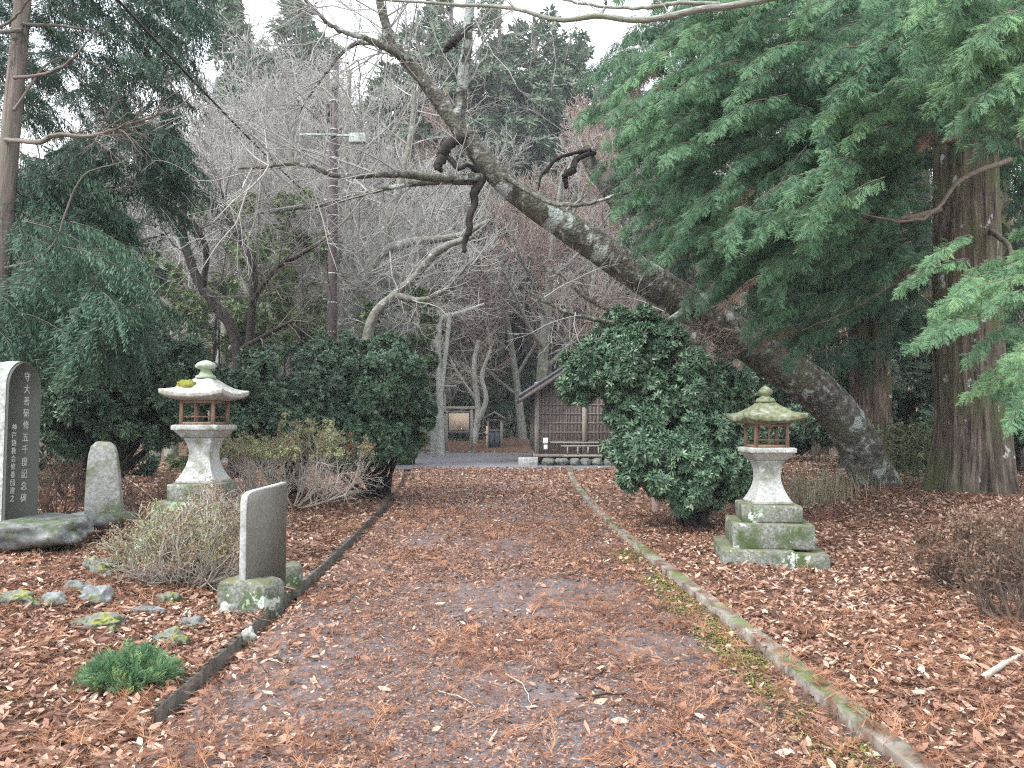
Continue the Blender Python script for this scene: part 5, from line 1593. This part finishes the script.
# roof with overhang, two slabs
ov, ey = 0.72, 0.8
sl_ = (ZR - ZE) / (WL / 2)
for s in (-1, 1):
    mb = MB()
    x0 = WL / 2; x1 = WL / 2 + s * (WL / 2 + ov)
    z1 = ZR - sl_ * (WL / 2 + ov)
    nx = 16
    V = []
    for k in range(nx + 1):
        f = k / nx
        x = x0 + (x1 - x0) * f; z = ZR + 0.06 + (z1 - ZR) * f + 0.10 * (f ** 2 - f)
        V += [(x, -ey, z), (x, DL + ey, z), (x, DL + ey, z - 0.12), (x, -ey, z - 0.12)]
    F = [(0, 1, 2, 3), tuple(nx * 4 + q for q in (3, 2, 1, 0))]
    for k in range(nx):
        for q in range(4):
            F.append((k * 4 + q, k * 4 + 4 + q, k * 4 + 4 + (q + 1) % 4, k * 4 + (q + 1) % 4))
    mb.add(V, F)
    for k in range(1, nx):     # ribs of the roofing
        f = k / nx; x = x0 + (x1 - x0) * f; z = ZR + 0.06 + (z1 - ZR) * f + 0.10 * (f ** 2 - f)
        mb.box((x, DL / 2, z + 0.012), (0.03, DL + 2 * ey - .02, 0.03))
    mb.build('roof', 'tile', t)
    bg_ = MB()
    V = []
    for k in range(9):
        f = k / 8; x = x0 + (x1 - x0) * f; z = ZR - 0.07 + (z1 - ZR) * f + 0.10 * (f ** 2 - f)
        V += [(x, -ey + 0.03, z), (x, -ey + 0.09, z), (x, -ey + 0.09, z - 0.2), (x, -ey + 0.03, z - 0.2)]
    F = [(0, 1, 2, 3), tuple(32 + q for q in (3, 2, 1, 0))]
    for k in range(8):
        for q in range(4):
            F.append((k * 4 + q, k * 4 + 4 + q, k * 4 + 4 + (q + 1) % 4, k * 4 + (q + 1) % 4))
    bg_.add(V, F); bg_.build('barge_board', 'wood_dark', t)
for x, z in ((0.1, ZE - 0.02), (WL / 2, ZR - .35)):
    m_ = MB(); V, F, TC = tubes(np.array([[[x, -ey + 0.12, z], [x, DL / 2, z], [x, DL + ey - .1, z]]]), np.full((1, 3), 0.13), 12); m_.add(V, F); m_.add(V[:12], [tuple(range(12))]); m_.build('purlin', 'wood_grey', t)
for y in np.arange(-0.5, DL, 0.9):
    m_ = MB(); V, F, TC = tubes(np.array([[[-0.68, y, ZE - 0.42], [-.2, y, ZE - .12], [0.6, y, ZE + 0.38]]]), np.full((1, 3), 0.05), 6); m_.add(V, F); m_.build('rafter', 'wood_dark', t)
m_ = MB(); m_.box((0.34, -0.11, 0.95), (0.19, 0.02, 0.22)); m_.box((0.34, -0.11, 0.70), (0.15, 0.02, 0.18)); m_.build('white_plate', 'white', t, bevel=0.006)
# ladder lying on its side against the wall, and a bamboo pole
lo = Vector((2.2, 29.55, 0.33))
t = thing('ladder', tuple(lo), 'wooden ladder laid on its side along the foot of the shed wall', 'ladder')
for z in (0.03, 0.42):
    m_ = MB(); m_.box((0.95, 0, z), (2.5 if z > .1 else 2.3, 0.04, 0.05)); m_.build('rail', 'wood_grey', t)
for k in range(6):
    m_ = MB(); m_.box((-0.05 + k * 0.40, 0, 0.225), (0.05, 0.03, 0.34)); m_.build('rung', 'wood_grey', t)
mb = MB(); V, F, TC = tubes(np.array([[[1.5, 29.82, 0.88], [2.5, 29.82, 0.86], [3.4, 29.82, 0.87]]]), np.full((1, 3), 0.025), 8); mb.add(V, F)
tag(mb.build('hanging_pole', 'wood_grey'), 'thin horizontal pole fixed on the shed wall right of the white plates', 'pole')
# foundation stones
g = np.random.default_rng(610)
x = 1.15; k = 0
t = thing('stone_footing', (1.0, 29.4, 0), 'row of rough grey foundation stones under the wooden shed', 'stone footing')
while x < 6.4:
    w_ = g.uniform(0.4, 0.75)
    V, F = blob((x + w_ / 2 - 1.0, 0.05, 0.12), (w_ / 2 * 1.05, 0.35, 0.19), 30 + k, 3, 0.2, 1.3)
    V[:, 2] = np.minimum(V[:, 2], 0.285)
    m_ = MB(); m_.add(V, F); m_.build('footing_stone', 'rock', t); x += w_; k += 1
m_ = MB(); m_.box((0.62, 29.5, 0.15), (0.75, 0.6, 0.30), jit=0.02)
tag(m_.build('concrete_block', 'rough_white', bevel=0.02), 'pale concrete block at the left corner of the shed', 'concrete block')

# ------------------------------------------------------------------ notice board, shelter, fence, post
nb = P(459, 452, 42.0); nb.z = float(H(nb.x, 42.3)); nb.y = 42.3
t = thing('notice_board', tuple(nb), 'roofed notice board with a pale blank wooden panel', 'notice board', R(4))
k = 42.3 / FPX
for sx in (-13, 12):
    m_ = MB(); m_.box((sx * k, 0, 1.15), (0.17, 0.17, 2.5)); m_.build('post', 'wood_grey', t)
    m_ = MB(); m_.box((sx * k, 0, 0.03), (0.4, 0.35, 0.16)); m_.build('footing', 'granite2', t)
m_ = MB(); m_.box((-0.5 * k, 0, 2.5), (38 * k, 0.26, 0.16)); m_.build('roof', 'wood_grey', t, bevel=0.02)
m_ = MB(); m_.box((-0.5 * k, -0.09, 1.72), (20 * k, 0.05, 17 * k)); m_.build('panel', 'wood_pale', t)
m_ = MB(); m_.box((-0.5 * k, 0, 1.17), (24 * k, 0.1, 0.1)); m_.box((-0.5 * k, 0, 2.27), (24 * k, 0.1, 0.1)); m_.build('frame', 'wood_grey', t)

sh = P(495, 443, 45.5); sh.y = 45.5; sh.z = float(H(sh.x, 45.5))
t = thing('roofed_shelter', tuple(sh), 'small dark gabled wooden shelter at the edge of the wood', 'shelter', R(-4))
k = 45.5 / FPX
for sx in (-6.5, 6.5):
    m_ = MB(); m_.box((sx * k, 0, 0.85), (0.1, 0.8, 1.7)); m_.build('side_wall', 'wood_grey', t)
m_ = MB(); m_.box((0, 0.36, 0.85), (13 * k, 0.05, 1.7)); m_.build('back_wall', 'wood_dark', t)
for sx in (-1, 1):
    m_ = MB(); m_.box((sx * 2.9 * k, -0.3, 0.45), (5 * k, 0.04, 0.85)); m_.build('door', 'blue_cloth', t)
m_ = MB(); m_.box((0, -.3, 1.0), (13 * k, 0.06, 0.07)); m_.box((0, -.3, 1.62), (13 * k, .06, .09)); m_.build('frame', 'wood_grey', t)
for s in (-1, 1):
    m_ = MB()
    V = [(0, -0.65, 2.12), (0, 0.6, 2.12), (0, 0.6, 2.02), (0, -0.65, 2.02), (s * 10 * k, -0.65, 1.75), (s * 10 * k, 0.6, 1.75), (s * 10 * k, 0.6, 1.65), (s * 10 * k, -0.65, 1.65)]
    m_.add(V, [(0, 1, 2, 3), (7, 6, 5, 4), (0, 4, 5, 1), (3, 2, 6, 7), (0, 3, 7, 4), (1, 5, 6, 2)]); m_.build('roof', 'wood_dark', t)
m_ = MB(); m_.box((-7.3 * k, -0.45, 0.6), (0.09, 0.09, 1.3)); m_.box((-7.3 * k, -.5, 0.85), (0.16, 0.05, 0.2)); m_.build('front_post', 'wood_pale', t)

# rail fence left of the board
fx = P(400, 450, 41).x
t = thing('rail_fence', (P(434, 452, 40.5).x, 41.2, 0), 'weathered rail fence seen between the round shrub and the notice board', 'fence')
for k_ in range(7):
    m_ = MB(); m_.box((-0.3 - k_ * 1.5, 0, 0.55), (0.13, 0.13, 1.4)); m_.build('post', 'wood_grey', t)
for z in (0.25, 0.62, 1.0):
    m_ = MB(); m_.box((-4.9, -0.08, z), (9.4, 0.05, 0.16)); m_.build('rail', 'wood_grey', t)
pp_ = P(434, 455, 39.6)
t = thing('stone_post', (pp_.x, 39.6, 0), 'pale weathered post standing at the road edge before the fence', 'post')
m_ = MB(); m_.box((0, 0, 1.2), (0.34, 0.3, 2.5), taper=0.8, jit=0.02); m_.build('shaft', 'bark_pale', t, bevel=0.03)
m_ = MB(); m_.box((0, 0, 0.06), (0.65, 0.5, 0.14)); m_.build('foot', 'granite', t, bevel=0.02)
lp_ = P(447, 452, 40.3)
t = thing('lamp_post', (lp_.x, 40.6, 0), 'thin post with a small flat lamp roof left of the notice board', 'lamp post')
m_ = MB(); m_.box((-0.15, 0, 1.7), (0.1, 0.1, 3.6)); m_.build('post', 'wood_grey', t)
m_ = MB(); m_.box((0, 0, 3.62), (0.9, 0.5, 0.07)); m_.build('lamp_roof', 'steel', t)
m_ = MB(); m_.box((0, 0, 3.42), (0.3, 0.25, 0.25)); m_.build('lamp_box', 'wood_grey', t)
m_ = MB(); m_.box((-0.25, 0, 2.2), (0.5, 0.1, 0.1)); m_.build('bracket', 'wood_grey', t)

# ------------------------------------------------------------------ dry twiggy shrubs
def twiggy(px, py, Y, wpx, hpx, label, seed, leafm='leaf_pale', nst=34, nleaf=9000, stem='twig_pale', lsz=0.03, tone=0.0, name='dry_shrub', flat=1.0, lo=0.35):
    g = np.random.default_rng(seed)
    b = T0(px, py, Y); b[2] = float(H(b[0], b[1]))
    t = thing(name, tuple(b), label, 'shrub')
    rx = wpx / 2 * Y / FPX; rz = hpx * Y / FPX
    out = {}
    tips = []
    for k in range(nst):
        a = g.uniform(0, 6.283); rr = np.sqrt(g.random())
        e = b + np.array([math.cos(a) * rx * rr, math.sin(a) * rx * 0.75 * rr, rz * (1 - 0.55 * rr ** 2) * g.uniform(0.8, 1.05)])
        s0 = b + np.array([math.cos(a) * rx * 0.18 * rr, math.sin(a) * rx * .15 * rr, -0.03])
        mid = s0 * 0.45 + e * 0.55 + np.array([math.cos(a) * rx * .15, math.sin(a) * rx * .1, -rz * 0.12])
        c = smooth_path([s0, mid, e], 5) + g.normal(0, 0.012, (5, 3))
        out.setdefault(0, []).append((c, np.linspace(0.015, 0.006, 5)))
        for q in range(7):
            i = g.integers(1, 4)
            d = norm(norm(e - s0) + g.normal(0, 0.55, 3) + [0, 0, 0.25])
            grow(out, c[i], d, rz * 0.42, 0.006, 1, 2, g, 0.75, 5, 0.22, 0.06)
    m_ = MB(); add_grown(m_, out, sides={0: 5, 1: 4, 2: 3}, minr=0.0022)
    m_.build('stems', stem, t).location = tuple(-b)
    # leaves at the outer twig ends
    tip = np.array([br[0][-1] for l in (1, 2) for br in out[l]])
    hgt = (tip[:, 2] - b[2]) / rz
    tip = tip[hgt > lo]
    i = g.integers(0, len(tip), nleaf)
    pos = tip[i] + g.normal(0, 0.022, (nleaf, 3))
    d = norm(g.normal(0, 1, (nleaf, 3)) + [0, 0, 0.7])
    patch = fbm(pos[:, 0], pos[:, 1], 3.0, seed)
    V, F, r = inst(leafquad(0.22, 0.1), pos, frames(d, norm(g.normal(0, 1, (nleaf, 3)))), lsz * g.uniform(0.6, 1.3, nleaf), np.clip((patch - 0.32) * 1.7 + tone + g.normal(0, 0.16, nleaf), 0, 1))
    m_ = MB(); m_.add(V, F, 0, r); m_.build('leaves', leafm, t).location = tuple(-b)
    return t
twiggy(184, 556, 7.3, 138, 74, 'low half bare shrub in front of the left lantern', 701, nleaf=7500)
twiggy(292, 490, 13.3, 148, 80, 'broad shrub with bare pale stems and yellow green top beside the left lantern', 702, nleaf=16000, lo=0.62, lsz=0.042, tone=0.28)
twiggy(222, 550, 7.8, 90, 84, 'small dry shrub hiding the foot of the left lantern', 703, nleaf=4200)
twiggy(992, 590, 7.2, 125, 72, 'dry brown fern like shrub at the right edge below the huge cedar', 704, 'leaf_brown', 26, 5200, 'limb_brown', 0.045)
twiggy(1015, 640, 6.0, 70, 100, 'tangled dead twigs at the lower right corner', 705, 'leaf_brown', 12, 1200, 'limb_brown', 0.04)
twiggy(60, 500, 10.6, 120, 60, 'brown dead undergrowth between the two memorial stones', 706, 'leaf_brown', 18, 2400, 'limb_brown', 0.045)
twiggy(160, 490, 10.8, 90, 50, 'brown twigs and dead stems behind the small tapering stone', 707, 'leaf_brown', 14, 1500, 'limb_brown', 0.04)

# bright green herb clump
g = np.random.default_rng(800)
hb = G(118, 694)
t = thing('green_herb', (hb.x, hb.y + 0.12, float(H(hb.x, hb.y + .12))), 'bright feathery green plant in the leaves by the dark kerb', 'plant')
m_ = MB()
n = 330
a = g.uniform(0, 6.283, n); rr = np.sqrt(g.random(n))
pos = np.stack([np.cos(a) * rr * 0.23, np.sin(a) * rr * 0.15, 0.02 + 0.14 * (1 - rr ** 2) * g.random(n)], 1)
dd = norm(np.stack([np.cos(a) * rr * 0.9, np.sin(a) * rr * 0.9, np.full(n, 0.75)], 1) + g.normal(0, 0.3, (n, 3)))
for k in range(4):
    m = np.arange(n) % 4 == k
    V, F, r = inst(FAN[k][:2], pos[m], frames(dd[m], norm(g.normal(0, 1, (m.sum(), 3)))), 0.12 * g.uniform(0.6, 1.3, m.sum()), np.clip(g.normal(0.5, 0.22, m.sum()), 0, 1), FAN[k][2])
    m_.add(V, F, 0, r)
m_.build('leaves', 'leaf_fern', t)
out = {}
for k in range(40):
    a = g.uniform(0, 6.28)
    grow(out, np.zeros(3), norm(np.array([math.cos(a) * .8, math.sin(a) * .8, 0.9])), 0.2, 0.003, 1, 2, g, nch=3)
m_ = MB(); add_grown(m_, out); m_.build('stems', 'leaf_fern', t)

# fallen branch and twigs
def fallen(px1, py1, px2, py2, r, label, mat, bend=0.05, name='fallen_branch', z=0.03):
    a = G(px1, py1); b = G(px2, py2)
    a.z += z; b.z += z
    m_ = MB(); mid = (a + b) / 2 + Vector((bend, bend, 0.01))
    limb(m_, [a, mid, b], [r, r * .8, r * .4], 7, 12, 0.004)
    return tag(m_.build(name, mat), label, 'twig' if r < 0.015 else 'branch')
fallen(982, 684, 1026, 657, 0.022, 'pale broken branch lying in the leaves at the right edge', 'twig_pale', 0.0)
fallen(506, 682, 532, 716, 0.005, 'thin pale twig lying on the middle of the path', 'twig_pale', 0.03, 'fallen_twig', 0.05)
fallen(438, 700, 476, 716, 0.004, 'short pale twig left of the thin path twig', 'twig_pale', 0.01, 'fallen_twig', 0.05)
fallen(576, 708, 634, 704, 0.006, 'dark twig lying across the path near its middle', 'bark_dark', 0.02, 'fallen_twig', 0.05)
fallen(118, 478, 172, 520, 0.012, 'bare stick leaning between the small stone and the left lantern', 'twig_pale', 0.02, 'fallen_stick', 0.12)
